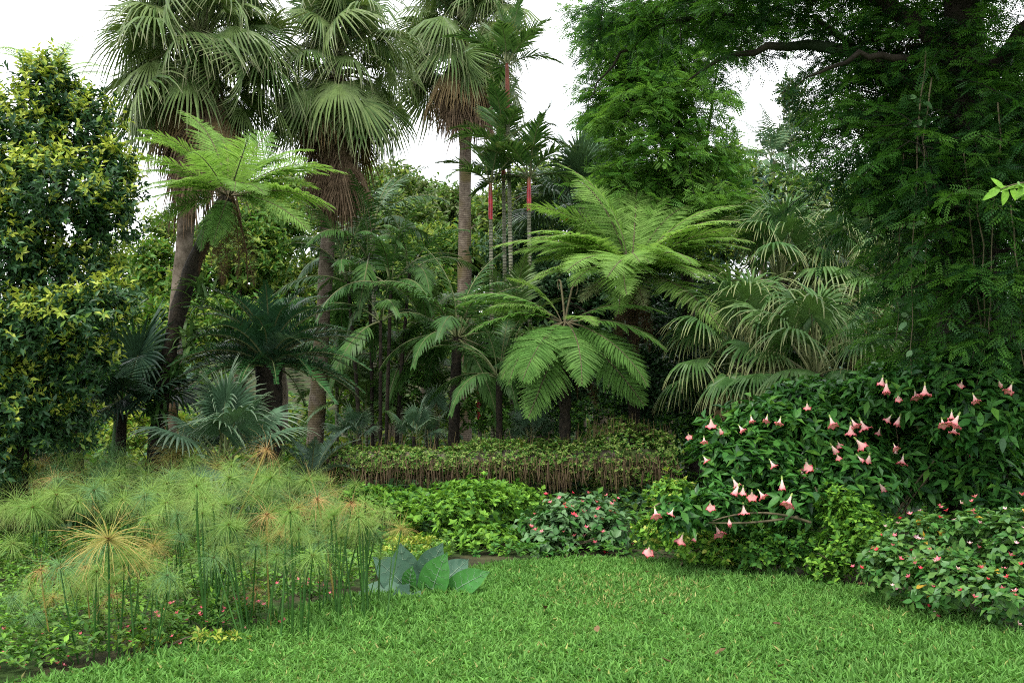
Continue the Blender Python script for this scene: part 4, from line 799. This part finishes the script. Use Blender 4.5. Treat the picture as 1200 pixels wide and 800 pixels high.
# strap-leaved epiphytes on the fern trunk
for k, (px, py, Yd, lb, L) in enumerate([(236, 345, 13.7, 'strap leaved epiphyte sitting high on the leaning fern trunk', .42), (222, 395, 13.75, 'strap leaved epiphyte clasping the fern trunk half way up', .38), (205, 440, 13.7, 'strap leaved epiphyte low on the fern trunk with drooping leaves', .4), (180, 485, 13.6, 'shaggy epiphyte wrapping the foot of the fern trunk', .45)]):
    c = at(px, py, Yd); t = thing('epiphyte', lb, 'epiphyte', c, 'epiphytes on the fern trunk')
    sm = []
    for v, p in enumerate((65, 40, 10, -20)):
        g = Geo(); pts, ang = curve_rachis(L, p + 15, p - 70, 7, 1.2); V = []; T = []
        for q in range(8):
            hw = .022 * (1 - (q / 7) ** 2.5) + .001; V += [pts[q] + [0, -hw, .008], pts[q], pts[q] + [0, hw, .008]]; T += [q / 7] * 3
        g.add(V, [f for q in range(7) for f in ([3 * q, 3 * q + 3, 3 * q + 4, 3 * q + 1], [3 * q + 1, 3 * q + 4, 3 * q + 5, 3 * q + 2])], 0, 0, T); sm.append(g.mesh('strap_leaf', [M['areca'] if k < 2 else M['areca_dark']]))
    for v in range(34): put('leaf', sm[rng.integers(4)], t, rng.normal(0, .05, 3) + [0, 0, U(-.15, .1)], (0, 0, U(0, 6.28)), U(.8, 1.2))

# ================================================================== THE VINE COVERED WALL
A, B = at(352, 545, 14.2), at(788, 545, 14.9); A[2] = B[2] = 0
W_ = thing('vine_wall', 'low raised wall smothered in vines with brown roots hanging beneath', 'wall', (A + B) / 2); mid = (A + B) / 2; ax = nrm(B - A); Lw = np.linalg.norm(B - A); sd_ = np.array([-ax[1], ax[0], 0])
n = 40; V = []
for k in range(n + 1):
    c = A + (B - A) * k / n - mid
    for q in range(10):
        a = q * .6283; V.append(c + sd_ * math.cos(a) * .2 * (1 + rng.normal(0, .06)) + np.array([0, 0, .72 + math.sin(a) * .17 * (1 + rng.normal(0, .06))]))
F = [[k * 10 + q, k * 10 + (q + 1) % 10, (k + 1) * 10 + (q + 1) % 10, (k + 1) * 10 + q] for k in range(n) for q in range(10)]; g = Geo(); g.add(V, F); part_mesh('beam', g, [M['stone']], W_)
for u in (.06, .47, .8, .97):
    c = A + (B - A) * u - mid; g = Geo(); tube(g, [c + [0, 0, -.05], c + [0, 0, .35], c + [0, 0, .68]], [.16, .13, .14], 8); part_mesh('post', g, [M['stone']], W_)
n = 3800; u = rng.random(n); c = A + (B - A) * u[:, None] - mid; hgt = .22 + .05 * np.sin(u * 23) * np.sin(u * 9 + 1) + .34 * np.exp(-((u - .86) / .13) ** 2) + .08 * np.exp(-((u - .55) / .1) ** 2)
a = np.where(rng.random(n) < .66, U(.1, 3.0, n), U(-1.1, .1, n)); P = c + sd_ * (np.cos(a) * U(.2, .36, n) * -1)[:, None] + np.array([0, 0, 1]) * (.72 + np.sin(a) * (hgt + .02) * U(.6, 1.1, n))[:, None]
pos, dr, up = rosettes(P, nrm(np.stack([rng.normal(0, .3, n), -np.cos(a) * .8, np.abs(np.sin(a)) + .3], -1)), 8, .05); sz = U(.028, .058, len(pos)); Rm = frames(dr, up); mi = np.where(np.repeat(a < .15, 8), rng.choice(4, len(pos), p=[.42, .28, .25, .05]), rng.choice(4, len(pos), p=[.42, .4, .06, .12])); g = Geo(); mt = ['ivy', 'mint_dark', 'ivy_brown', 'bush_mid']
for q in range(4): s = mi == q; scatter(g, leaf_lo(.5), pos[s], Rm[s], sz[s], q)
part_mesh('vine_leaves', g, [M[m] for m in mt], W_, kind='stuff')
g = Geo(); n = 1700; u = rng.random(n)
for i in range(n):
    c = A + (B - A) * u[i] - mid; l = U(.14, .36) * (1 + .3 * math.sin(u[i] * 40)); p = c - sd_ * math.copysign(U(.12, .37), sd_[1]) * (1 if i % 3 else -.6) + np.array([0, 0, U(.58, .84)]); j = rng.normal(0, .02, 3) * [1, 1, 0]
    tube(g, [p, p + j + [0, 0, -l * .5], p + j * 2 - [0, 0, l]], [.006, .005, .002], 3, int(rng.random() < .2), rng.random())
part_mesh('hanging_roots', g, [M['root'], M['ivy_brown']], W_, kind='stuff')
g = Geo(); n = 160; u = np.concatenate([rng.random(80), np.clip(rng.normal(.86, .09, 80), 0, 1)])
for i in range(n):
    c = A + (B - A) * u[i] - mid; p = c + sd_ * U(-.2, .2) + np.array([0, 0, .9 + .25 * math.exp(-((u[i] - .86) / .13) ** 2)]); tube(g, [p, p + rng.normal(0, .03, 3) * [1, 1, 0] + [0, 0, U(.1, .3)]], [.005, .002], 3, 0, rng.random())
part_mesh('upright_shoots', g, [M['ivy_brown']], W_, kind='stuff')

# ================================================================== SHRUBS AND FLOWERS
hl = leaf_hi(.42, .1, .22); hb = leaf_hi(.62, .08, .25, .3)
shrub('bright_shrub', 'mound of bright green leaves between vine wall and elephant ear', 'shrub', [lobe(560, 598, 11.8, 55, 36), lobe(520, 612, 11.4, 50, 34), lobe(600, 590, 12.2, 45, 24), lobe(575, 635, 11, 45, 22), lobe(620, 600, 12, 34, 24)], 950, 8, .075, ['mint', 'mint_dark', 'mint'], n_obj=300, proto=leaf_lo(.6, .1, .1), hi=leaf_hi(.6, .1, .15), base=fl(565, 640, 11.6))
shrub('bright_shrub', 'shaded bright green shrub reaching under the vine wall from the papyrus side', 'shrub', [lobe(455, 612, 12, 40, 30), lobe(480, 590, 12.6, 40, 20), lobe(430, 590, 12.4, 34, 24), lobe(560, 575, 13, 60, 14), lobe(470, 640, 11, 30, 16)], 620, 8, .075, ['mint', 'mint_dark'], n_obj=220, proto=leaf_lo(.6, .1, .1), hi=leaf_hi(.6, .1, .15), base=fl(465, 640, 12.2))
shrub('lime_shrub', 'low lime yellow foliage plant behind the elephant ear', 'plant', [lobe(478, 648, 10.4, 40, 20), lobe(450, 655, 10.2, 26, 14), lobe(505, 645, 10.6, 20, 16)], 300, 8, .05, ['lime', 'lime', 'mint'], n_obj=0, base=fl(475, 670, 10.4))
t, P, d = shrub('pink_begonia', 'grey green begonia bush with small pink flowers at the far lawn edge', 'begonia', [lobe(650, 615, 11, 42, 28), lobe(690, 605, 11.2, 40, 24), lobe(715, 622, 10.8, 32, 22), lobe(640, 635, 10.7, 34, 16), lobe(660, 595, 11.4, 24, 16)], 420, 5, .095, ['beg', 'brug'], [.75, .25], n_obj=260, proto=leaf_lo(.65, .08, .2), hi=hb, base=fl(675, 650, 11), spread=(55, 100)); blossoms(t, P, d, 46, 'pink', .035, fl(675, 650, 11), 5); blossoms(t, P, d, 16, 'crimson', .035, fl(675, 650, 11), 5)
bb = fl(1120, 720, 7.9); t, P, d = shrub('pink_begonia', 'sprawling begonia bush with pink and red flowers at the lawn corner', 'begonia', [lobe(1080, 640, 8, 55, 42), lobe(1140, 640, 7.8, 55, 46), lobe(1190, 650, 7.5, 50, 55), lobe(1050, 670, 7.8, 42, 32), lobe(1120, 680, 7.4, 60, 34), lobe(1180, 700, 7.1, 50, 34), lobe(1030, 655, 8, 26, 24), lobe(1230, 660, 7.4, 60, 60)], 1150, 5, .072, ['beg_r', 'brug', 'beg', 'beg_yellow'], [.6, .2, .185, .015], n_obj=300, proto=leaf_lo(.62, .08, .2), hi=hb, base=bb, spread=(55, 105)); blossoms(t, P, d, 60, 'pink', .03, bb, 5); blossoms(t, P, d, 40, 'palepink', .028, bb, 5); blossoms(t, P, d, 40, 'crimson', .026, bb, 5)

# the trumpet shrub
def trumpet(L, open_, seed):
    r = np.random.default_rng(abs(int(seed))); g = Geo(); prof = [(.008, 0, 0), (.013, .06, 0), (.016, .16, 0), (.014, .26, 0), (.02, .4, .2), (.03, .56, .45), (.05, .74, .65), (.085 * open_, .88, .85), (.11 * open_, .95, 1), (.1 * open_, .9, 1)]; n = 20; V = []; T = []
    for k, (rr, z, t) in enumerate(prof):
        for q in range(n):
            a = q * 6.2832 / n; pk = math.cos(a * 5); f = 1 + (.28 * max(0, pk) - .06) * (k >= 8) + .08 * pk * (k == 7); zz = z + (.1 * pk if k == 8 else 0) - (.05 * pk if k == 9 else 0)
            V.append([rr * f * math.cos(a) * L * 3.9, rr * f * math.sin(a) * L * 3.9, -zz * L]); T.append(t)
    F = np.array([[k * n + q, (k + 1) * n + q, (k + 1) * n + (q + 1) % n, k * n + (q + 1) % n] for k in range(len(prof) - 1) for q in range(n)])
    g.add(V, F[3 * n:], 0, r.random(), T); g2 = Geo(); g2.add(np.array(V)[:4 * n] * [1.12, 1.12, 1], F[:3 * n]); return g.mesh('trumpet_flower', [M['trumpet']]), g2.mesh('calyx', [M['calyx']])
bb = fl(980, 660, 9.9)
bl_ = [lobe(845, 520, 9.8, 40, 30), lobe(880, 545, 9.6, 55, 42), lobe(930, 520, 9.8, 60, 45), lobe(985, 500, 10, 60, 45), lobe(1050, 480, 10.2, 60, 40), lobe(1110, 470, 10.2, 55, 42), lobe(1170, 480, 10, 55, 60), lobe(1000, 560, 9.6, 70, 42), lobe(1080, 540, 9.8, 70, 48), lobe(1150, 560, 9.4, 60, 50), lobe(930, 580, 9.4, 50, 34), lobe(840, 590, 9.2, 46, 22), lobe(790, 600, 9, 26, 18), lobe(950, 465, 10.4, 50, 22), lobe(1060, 440, 10.6, 50, 20), lobe(1230, 480, 9.8, 50, 60), lobe(1050, 458, 9.5, 60, 32), lobe(1120, 446, 9.0, 60, 40), lobe(1185, 436, 8.9, 50, 44), lobe(1150, 490, 8.9, 60, 40), lobe(1000, 470, 10, 50, 26), lobe(900, 490, 9.8, 50, 24)]
BT, P, d = shrub('trumpet_shrub', 'large shrub hung with pink trumpet flowers along the edge of the lawn', 'shrub', bl_, 4800, 6, .13, ['brug', 'mint_dark', 'bush_dark'], [.68, .16, .16], n_obj=300, proto=leaf_lo(.4, .08, .2), hi=hl, base=bb, stems=9, spread=(50, 95), stem_mat='twig', inner=.6)
tpx, tpy, tpf = project(P)
fm = [trumpet(.124, o, s) for s, o in enumerate((1, .85, 1.05, .55))]
fpx = [(805, 516), (821, 514), (824, 542), (832, 495), (876, 492), (842, 506), (864, 504), (898, 494), (948, 484), (900, 548), (943, 543), (974, 524), (981, 530), (996, 502), (1000, 518), (980, 543), (855, 572), (864, 574), (873, 576), (832, 591), (769, 607), (789, 609), (801, 631), (819, 632), (760, 649), (869, 594), (883, 582), (927, 587), (840, 622), (919, 567), (1006, 494), (975, 490), (1054, 464), (1068, 463), (1083, 460), (1039, 458), (1034, 447), (1127, 452), (994, 501), (1033, 505), (1044, 497), (1057, 497), (1046, 526), (1056, 537), (1104, 496), (1114, 494), (1129, 488), (1028, 576), (1184, 458), (1121, 507), (890, 585), (912, 500), (1140, 470), (1020, 540)]
for k, (px, py) in enumerate(fpx):
    px += U(-4, 4); py += U(-6, 6)
    dd = np.hypot(tpx - px, tpy - py); near = dd < 15                 # hang it just outside the leaves that stand there
    Yf = (P[near, 1].min() if near.any() else P[np.argmin(dd), 1]) - U(.03, .12)
    c = at(px, py, Yf) + [0, 0, .07]; f_ = fm[3 if k % 6 == 5 else rng.integers(0, 3)]; fo = put('flower', f_[0], BT, c - bb, (U(-.7, .7), U(-.7, .7), U(0, 6.28)), U(.6, 1.12)); put('calyx', f_[1], fo)
wb = trumpet(.11, .35, 9)
for k in range(14):                               # slim unopened buds
    q = rng.choice(np.where(d[:, 1] < -.2)[0]); c = P[q] + d[q] * .05; fo = put('bud', wb[0], BT, c - bb, (U(-.8, .8), U(-.8, .8), 0), U(.7, 1.1)); put('calyx', wb[1], fo)
for a, b_, c_ in (((950, 612, 9.0), (890, 590, 8.9), (835, 610, 8.9)), ((935, 605, 9.0), (880, 615, 8.9), (830, 612, 8.9)), ((1010, 620, 9.2), (960, 590, 9.0), (955, 570, 9.0)), ((800, 600, 9.1), (780, 580, 9), (765, 595, 9))):
    g = Geo(); tube(g, bez(at(*a) - bb, at(*b_) - bb, at(*c_) - bb, 10), np.linspace(.014, .006, 10), 6); part_mesh('branch', g, [M['twig']], BT)
c = at(1088, 520, 9.6); t = thing('paddle_leaved_plant', 'single broad paddle leaf rising out of the top of the trumpet shrub', 'plant', c * [1, 1, 0]); g = Geo(); tube(g, [[0, 0, -.03], [0, 0, .6], [.0, 0, c[2]]], [.03, .025, .015], 7); part_mesh('stem', g, [M['pap_stem']], t)
put('leaf', paddle(.75, .26, 77, 'banana', 62), t, [0, 0, c[2]], (.25, 0, R(200))); put('leaf', paddle(.6, .22, 78, 'banana', 50), t, [0, 0, c[2]], (.2, 0, R(-60)))
# bright shrubs at its foot
kw = dict(proto=leaf_lo(.6, .1, .1), hi=leaf_hi(.6, .1, .15), group='bright shrubs at the foot of the trumpet shrub')
shrub('bright_shrub', 'bright low shrub spilling onto the lawn under the lowest trumpet flowers', 'shrub', [lobe(790, 590, 10, 34, 34), lobe(770, 625, 9.8, 30, 20), lobe(815, 640, 9.5, 34, 20), lobe(850, 645, 9.4, 30, 20)], 520, 7, .06, ['mint', 'mint_dark', 'lime'], [.55, .35, .1], n_obj=160, base=fl(805, 665, 9.7), **kw)
shrub('bright_shrub', 'dark green low shrub in the shade between branch and lawn', 'shrub', [lobe(890, 645, 9.3, 40, 22), lobe(930, 640, 9.2, 34, 28), lobe(880, 615, 9.6, 40, 24)], 420, 7, .065, ['mint_dark', 'brug', 'mint'], [.5, .35, .15], n_obj=120, base=fl(905, 670, 9.3), **kw)
shrub('bright_shrub', 'upright fresh green shrub beside the sprawling begonia', 'shrub', [lobe(985, 600, 8.9, 26, 34), lobe(985, 645, 8.8, 30, 26), lobe(1015, 620, 8.7, 26, 28), lobe(970, 665, 8.8, 26, 16)], 420, 7, .06, ['mint', 'mint_dark'], [.5, .5], n_obj=140, base=fl(985, 680, 8.8), **kw)

# elephant ear
def ear(L, w, seed, mat, cup=.12):
    r = np.random.default_rng(abs(int(seed))); g = Geo(); n, m = 18, 14; V = []; T = []
    for k in range(n + 1):
        x = k / n; hw = w / 2 * (1 - abs(2 * x - .7) ** 2.6 * .5) * (1 - x ** 4) ** .5 * min(1, .6 + x * 3)
        for j in range(m + 1):
            y = 2 * j / m - 1; back = -.16 * L * abs(y) ** 1.5 * max(0, 1 - x * 2.2)
            V.append([x * L + back, y * hw, cup * abs(y) ** 1.5 * hw * 2 - .22 * L * x * x + .0035 * math.sin((x * 12 - abs(y) * 3.5) * 2.2)]); T.append(x)
    g.add(V, [[k * (m + 1) + j, (k + 1) * (m + 1) + j, (k + 1) * (m + 1) + j + 1, k * (m + 1) + j + 1] for k in range(n) for j in range(m)], 0, 0, T); V = np.array(V).reshape(n + 1, m + 1, 3)
    tube(g, V[:, m // 2] + [0, 0, .003], np.linspace(.004, .001, n + 1), 4, 1)
    for k in range(2, n - 3, 3):
        for s in (-1, 1):
            pts = [V[min(n, k + q // 3), m // 2 + s * q] + [0, 0, .003] for q in range(0, m // 2)]; tube(g, pts, np.linspace(.0016, .0005, len(pts)), 3, 1)
    return g.mesh('ear_leaf', [M[mat], M['vein']])
b0 = gnd(492, 700); t = thing('elephant_ear', 'elephant ear plant with broad blue green and deep green leaves on the lawn edge', 'elephant ear', b0)
for k, (hx, hy, Yd, dx, dy, tilt, L, w, mt) in enumerate([(478, 690, 8.5, -25, 30, .1, .36, .26, 'ear'), (476, 682, 8.6, -5, 42, 0, .3, .23, 'ear'), (500, 678, 8.55, 14, 38, -.2, .3, .22, 'ear'), (506, 694, 8.4, 12, 44, -.6, .32, .25, 'ear_green'), (532, 692, 8.4, 30, 22, -.6, .31, .2, 'ear_green'), (462, 694, 8.35, -40, -4, .9, .34, .23, 'ear'), (482, 694, 8.2, -16, -22, .9, .3, .2, 'ear'), (480, 686, 8.35, 2, 28, -.5, .16, .12, 'mint_ear'), (520, 682, 8.8, 20, 20, .2, .28, .2, 'ear')]):
    h = at(hx, hy, Yd) - b0; d = nrm(np.array([dx, -14 if k < 8 else 10, dy], float)); face = np.array([tilt * .5, -1, .55 + max(0, tilt)])
    put_m('leaf', ear(L * 1.12, w * 1.15, k, {'mint_ear': 'ear_green'}.get(mt, mt)), t, h, frames(d[None], face[None])[0], 1.0)
    g = Geo(); tube(g, bez([rng.normal(0, .02), 0, 0], [h[0] * .3, h[1] * .3, h[2] * .9 + .03], h, 7), np.linspace(.014, .007, 7), 6); part_mesh('petiole', g, [M['pap_stem']], t)

# ================================================================== PAPYRUS
def umbel(mat, seed, n=170, Rr=.3, droop=.9, open_=110, w=.0054):
    r = np.random.default_rng(abs(int(seed))); g = Geo()
    for i in range(n):
        th = R(open_) * math.sqrt((i + r.random()) / n); ph = i * 2.39996 + r.normal(0, .2); d = np.array([math.sin(th) * math.cos(ph), math.sin(th) * math.sin(ph), math.cos(th)]); L = Rr * (1 + r.normal(0, .14)); P = np.zeros(3); sd = nrm(np.cross(d, r.normal(size=3))); V = []; T = []; dr = droop * (1 + r.normal(0, .35))
        for k in range(5):
            if k: d = nrm(d + np.array([0, 0, -1]) * dr * .25 + r.normal(0, .04, 3)); P = P + d * L / 4
            hw = w / 2 * (1 - .65 * k / 4); V += [P - sd * hw, P + sd * hw]; T += [k / 4] * 2
        g.add(V, [[2 * k, 2 * k + 1, 2 * k + 3, 2 * k + 2] for k in range(4)], 0, r.random() * .5, T)
        if r.random() < .75:                     # the ray forks into finer bracts at its tip
            for q in range(2):
                e = nrm(d + r.normal(0, .35, 3)); Q = P + e * L * U(.14, .3); g.add([P - sd * w * .2, P + sd * w * .2, Q], [[0, 1, 2]], 0, r.random() * .5, [.9, .9, 1])
    return g.mesh('umbel', [M[mat]], False)
um = {'green': [umbel('pap', s, 150, droop=1.3) for s in range(3)] + [umbel('pap_blue', s + 5, 150, droop=1.4) for s in range(1)], 'half': [umbel('pap_half', s + 10, 150) for s in range(2)], 'dry': [umbel('pap_dry', s + 20, 90, droop=1.7, open_=105, w=.0032) for s in range(2)], 'young': [umbel('pap', s + 30, 110, .2, .3, 60) for s in range(2)]}
def stem_mesh(seed, mat):
    r = np.random.default_rng(abs(int(seed))); g = Geo(); tube(g, bez([0, 0, 0], [r.normal(0, .03), r.normal(0, .03), .5], [0, 0, 1], 8), np.linspace(.0105, .0075, 8), 6); return g.mesh('stem', [M[mat]])
st = [stem_mesh(s, 'pap_stem') for s in range(3)]; std = [stem_mesh(s + 9, 'pap_stem_dry') for s in range(2)]
g = Geo()
for q in range(7):
    a = q * .9; d = nrm(np.array([[math.cos(a) * .6, math.sin(a) * .6, 1]])); scatter(g, leaf_lo(.35, .08, .1), np.array([[0, 0, -.012]]), frames(d, np.array([[0, 0, 1.0]])), np.array([.05]))
core = g.mesh('bract', [M['pap_core']])
def papyrus(base, head, kind, label, sc=1.0, group='papyrus stalks of the bed'):
    base = np.asarray(base, float); t = thing('papyrus', label, 'papyrus', base, group); e = np.asarray(head) - base; L = np.linalg.norm(e); z = nrm(e); x = nrm(np.cross([0, 1.0, 0], z)); Rm = np.stack([x, np.cross(z, x), z], -1); Rm = Rm @ np.array(Euler((0, 0, U(0, 6.28))).to_matrix())
    dry = kind == 'dry'; put_m('stem', (std if dry and rng.random() < .6 else st)[rng.integers(2)], t, np.zeros(3), Rm, L)
    u_ = put_m('umbel', um[kind][rng.integers(len(um[kind]))], t, e, Rm, sc); put('bract', core, u_); return t
# the mass at the back of the bed
n_p = 0
for k in range(600):
    if n_p >= 140: break
    px = U(-25, 470); Yd = U(9.4, 12.8); u = (Yd - 8.3) / 4
    b = at(px, 470, Yd) * [1, 1, 0]
    if inside(b[None, :2] + np.array([[.15, -.15]]), poly)[0]: continue
    if px > 300 and Yd < 9.6 + (px - 300) / 110: continue
    if px > 400: continue
    zt = .47 + .36 * u + rng.normal(0, .07) - (.25 if px < 20 else 0) - max(0, (px - 290) / 330)
    if px > 400 and rng.random() < .5: continue
    h = b + [rng.normal(0, .1), rng.normal(0, .1), zt + .03]
    kd = rng.choice(['green', 'half', 'dry', 'young'], p=[.87, .08, .015, .035]); n_p += 1
    zone = ('beside the glossy bush' if px < 110 else 'before the dark fan palms' if px < 215 else 'before the bluish low fan palm' if px < 330 else 'near the vine wall end') + (', deep in' if Yd > 10.8 else ', in front')
    lb = {'green': 'papyrus with a feathery green head ', 'half': 'papyrus with a fading yellowish head ', 'dry': 'papyrus with a dried straw head ', 'young': 'young papyrus with a half opened head '}[kd] + zone
    papyrus(b, h, kd, lb, U(.6, .95), lb.replace('papyrus with a', 'papyrus stalks with'))
# the tussocks whose stalks stand clear
def tussock(px, py, rows, desc):
    extra = [(px + U(-70, 70) * (.5 if px > 390 else 1), U(0, .45), 'young' if k % 3 == 0 else 'green', U(.6, 1.0), None) for k in range(12)]
    top = min(q[1] for q in rows); extra = [(q[0], top + 20 + (py - top) * .55 * q[1], *q[2:]) for q in extra]
    for hx, hy, kd, sc, lb in rows + extra:
        b = gnd(px + U(-16, 16) + (hx - px) * .65, py + U(-16, 8)); Yd = b[1] + U(-.15, .15); papyrus(b, at(hx, hy, Yd), kd, lb or desc[0], sc if lb else sc * .62, desc[1])
tussock(402, 722, [(372, 585, 'dry', .8, 'papyrus with an orange dried head, its stalk straw coloured, next to the elephant ear tussock'), (412, 590, 'dry', .75, 'papyrus with a wide straw head leaning over the elephant ear side'), (425, 610, 'half', .6, None), (450, 600, 'green', .9, None), (395, 600, 'green', .8, None), (470, 620, 'half', .7, None), (440, 625, 'green', .7, None), (400, 630, 'young', .7, None), (428, 590, 'green', .9, None), (460, 640, 'young', .5, None), (385, 615, 'green', .7, None), (445, 655, 'young', .5, None)], ('slim papyrus stalk of the tussock nearest the elephant ear', 'papyrus tussock nearest the elephant ear'))
tussock(318, 745, [(313, 604, 'dry', .8, 'papyrus with a golden spidery dried head in the middle tussock'), (268, 615, 'green', .9, None), (340, 600, 'green', .9, None), (328, 625, 'half', .7, None), (300, 640, 'green', .8, None), (350, 620, 'green', .8, None), (345, 640, 'young', .6, None), (290, 660, 'half', .5, None), (325, 650, 'green', .7, None), (335, 610, 'green', .8, None), (300, 690, 'dry', .4, 'papyrus with a small brown shrivelled head low in the middle tussock')], ('slim papyrus stalk of the middle tussock by the lawn', 'papyrus tussock in the middle'))
tussock(135, 770, [(127, 632, 'half', .95, 'papyrus with the roundest yellow green head over the front tussock'), (48, 668, 'dry', .55, 'papyrus with a small tan drooping head at the outer end of the front tussock'), (62, 700, 'half', .5, None), (130, 698, 'dry', .6, 'papyrus with a round tan head low in the front tussock'), (90, 690, 'green', .7, None), (115, 640, 'green', .9, None), (150, 650, 'green', 1.0, None), (165, 660, 'half', .8, None), (35, 690, 'green', .7, None), (15, 700, 'green', .7, None), (70, 740, 'green', .5, None), (180, 680, 'green', .7, None), (100, 665, 'dry', .5, 'papyrus with a dull brown head behind the round yellow green one'), (120, 720, 'green', .5, None), (55, 745, 'green', .45, None), (160, 740, 'young', .5, None), (190, 720, 'green', .5, None), (40, 720, 'green', .6, None)], ('slim papyrus stalk of the front tussock by the lawn', 'papyrus tussock at the front'))
tussock(225, 740, [(208, 625, 'green', 1.0, None), (195, 590, 'green', 1.0, None), (230, 570, 'green', 1.0, None), (245, 640, 'green', .9, None), (258, 620, 'green', .9, None), (180, 640, 'half', .8, None), (222, 655, 'green', .8, None), (240, 600, 'green', 1.0, None), (270, 650, 'green', .7, None)], ('slim papyrus stalk standing between front and middle tussock', 'papyrus stalks between the tussocks'))
papyrus(gnd(262, 650) * [1, 1, 0], at(312, 527, 10.8), 'dry', 'papyrus with a drooping orange dried head against the low fan palm', 1.0)
# small pink flowering plants along the bed
for k, (px, py, lb) in enumerate([(275, 742, 'small pink flowering plant by the middle papyrus tussock'), (215, 752, 'small pink flowering plant between the papyrus tussocks'), (345, 715, 'small pink flowering plant by the orange headed papyrus'), (180, 765, 'small pink flowering plant beside yellow leaves at the lawn edge'), (30, 785, 'small pink flowering plant at the outer end of the bed')]):
    b = gnd(px, py - 6); t, P, d = shrub('pink_flowering_plant', lb, 'plant', [(b + [0, 0, .08], np.array([.22, .16, .1])), (b + [.15, .1, .06], np.array([.15, .12, .08]))], 60, 5, .045, ['mint_dark', 'beg_r'], base=b, stems=2, group='pink flowering plants of the bed'); blossoms(t, P, d, 16, 'pink', .022, b, 5)
b = gnd(200, 762); shrub('lime_shrub', 'low yellow leaved plant lying along the lawn edge under the papyrus', 'plant', [(b + [-.15, .05, .05], np.array([.28, .12, .07])), (b + [.2, .12, .05], np.array([.25, .12, .07]))], 90, 5, .05, ['lime', 'mint'], base=b, stems=2)
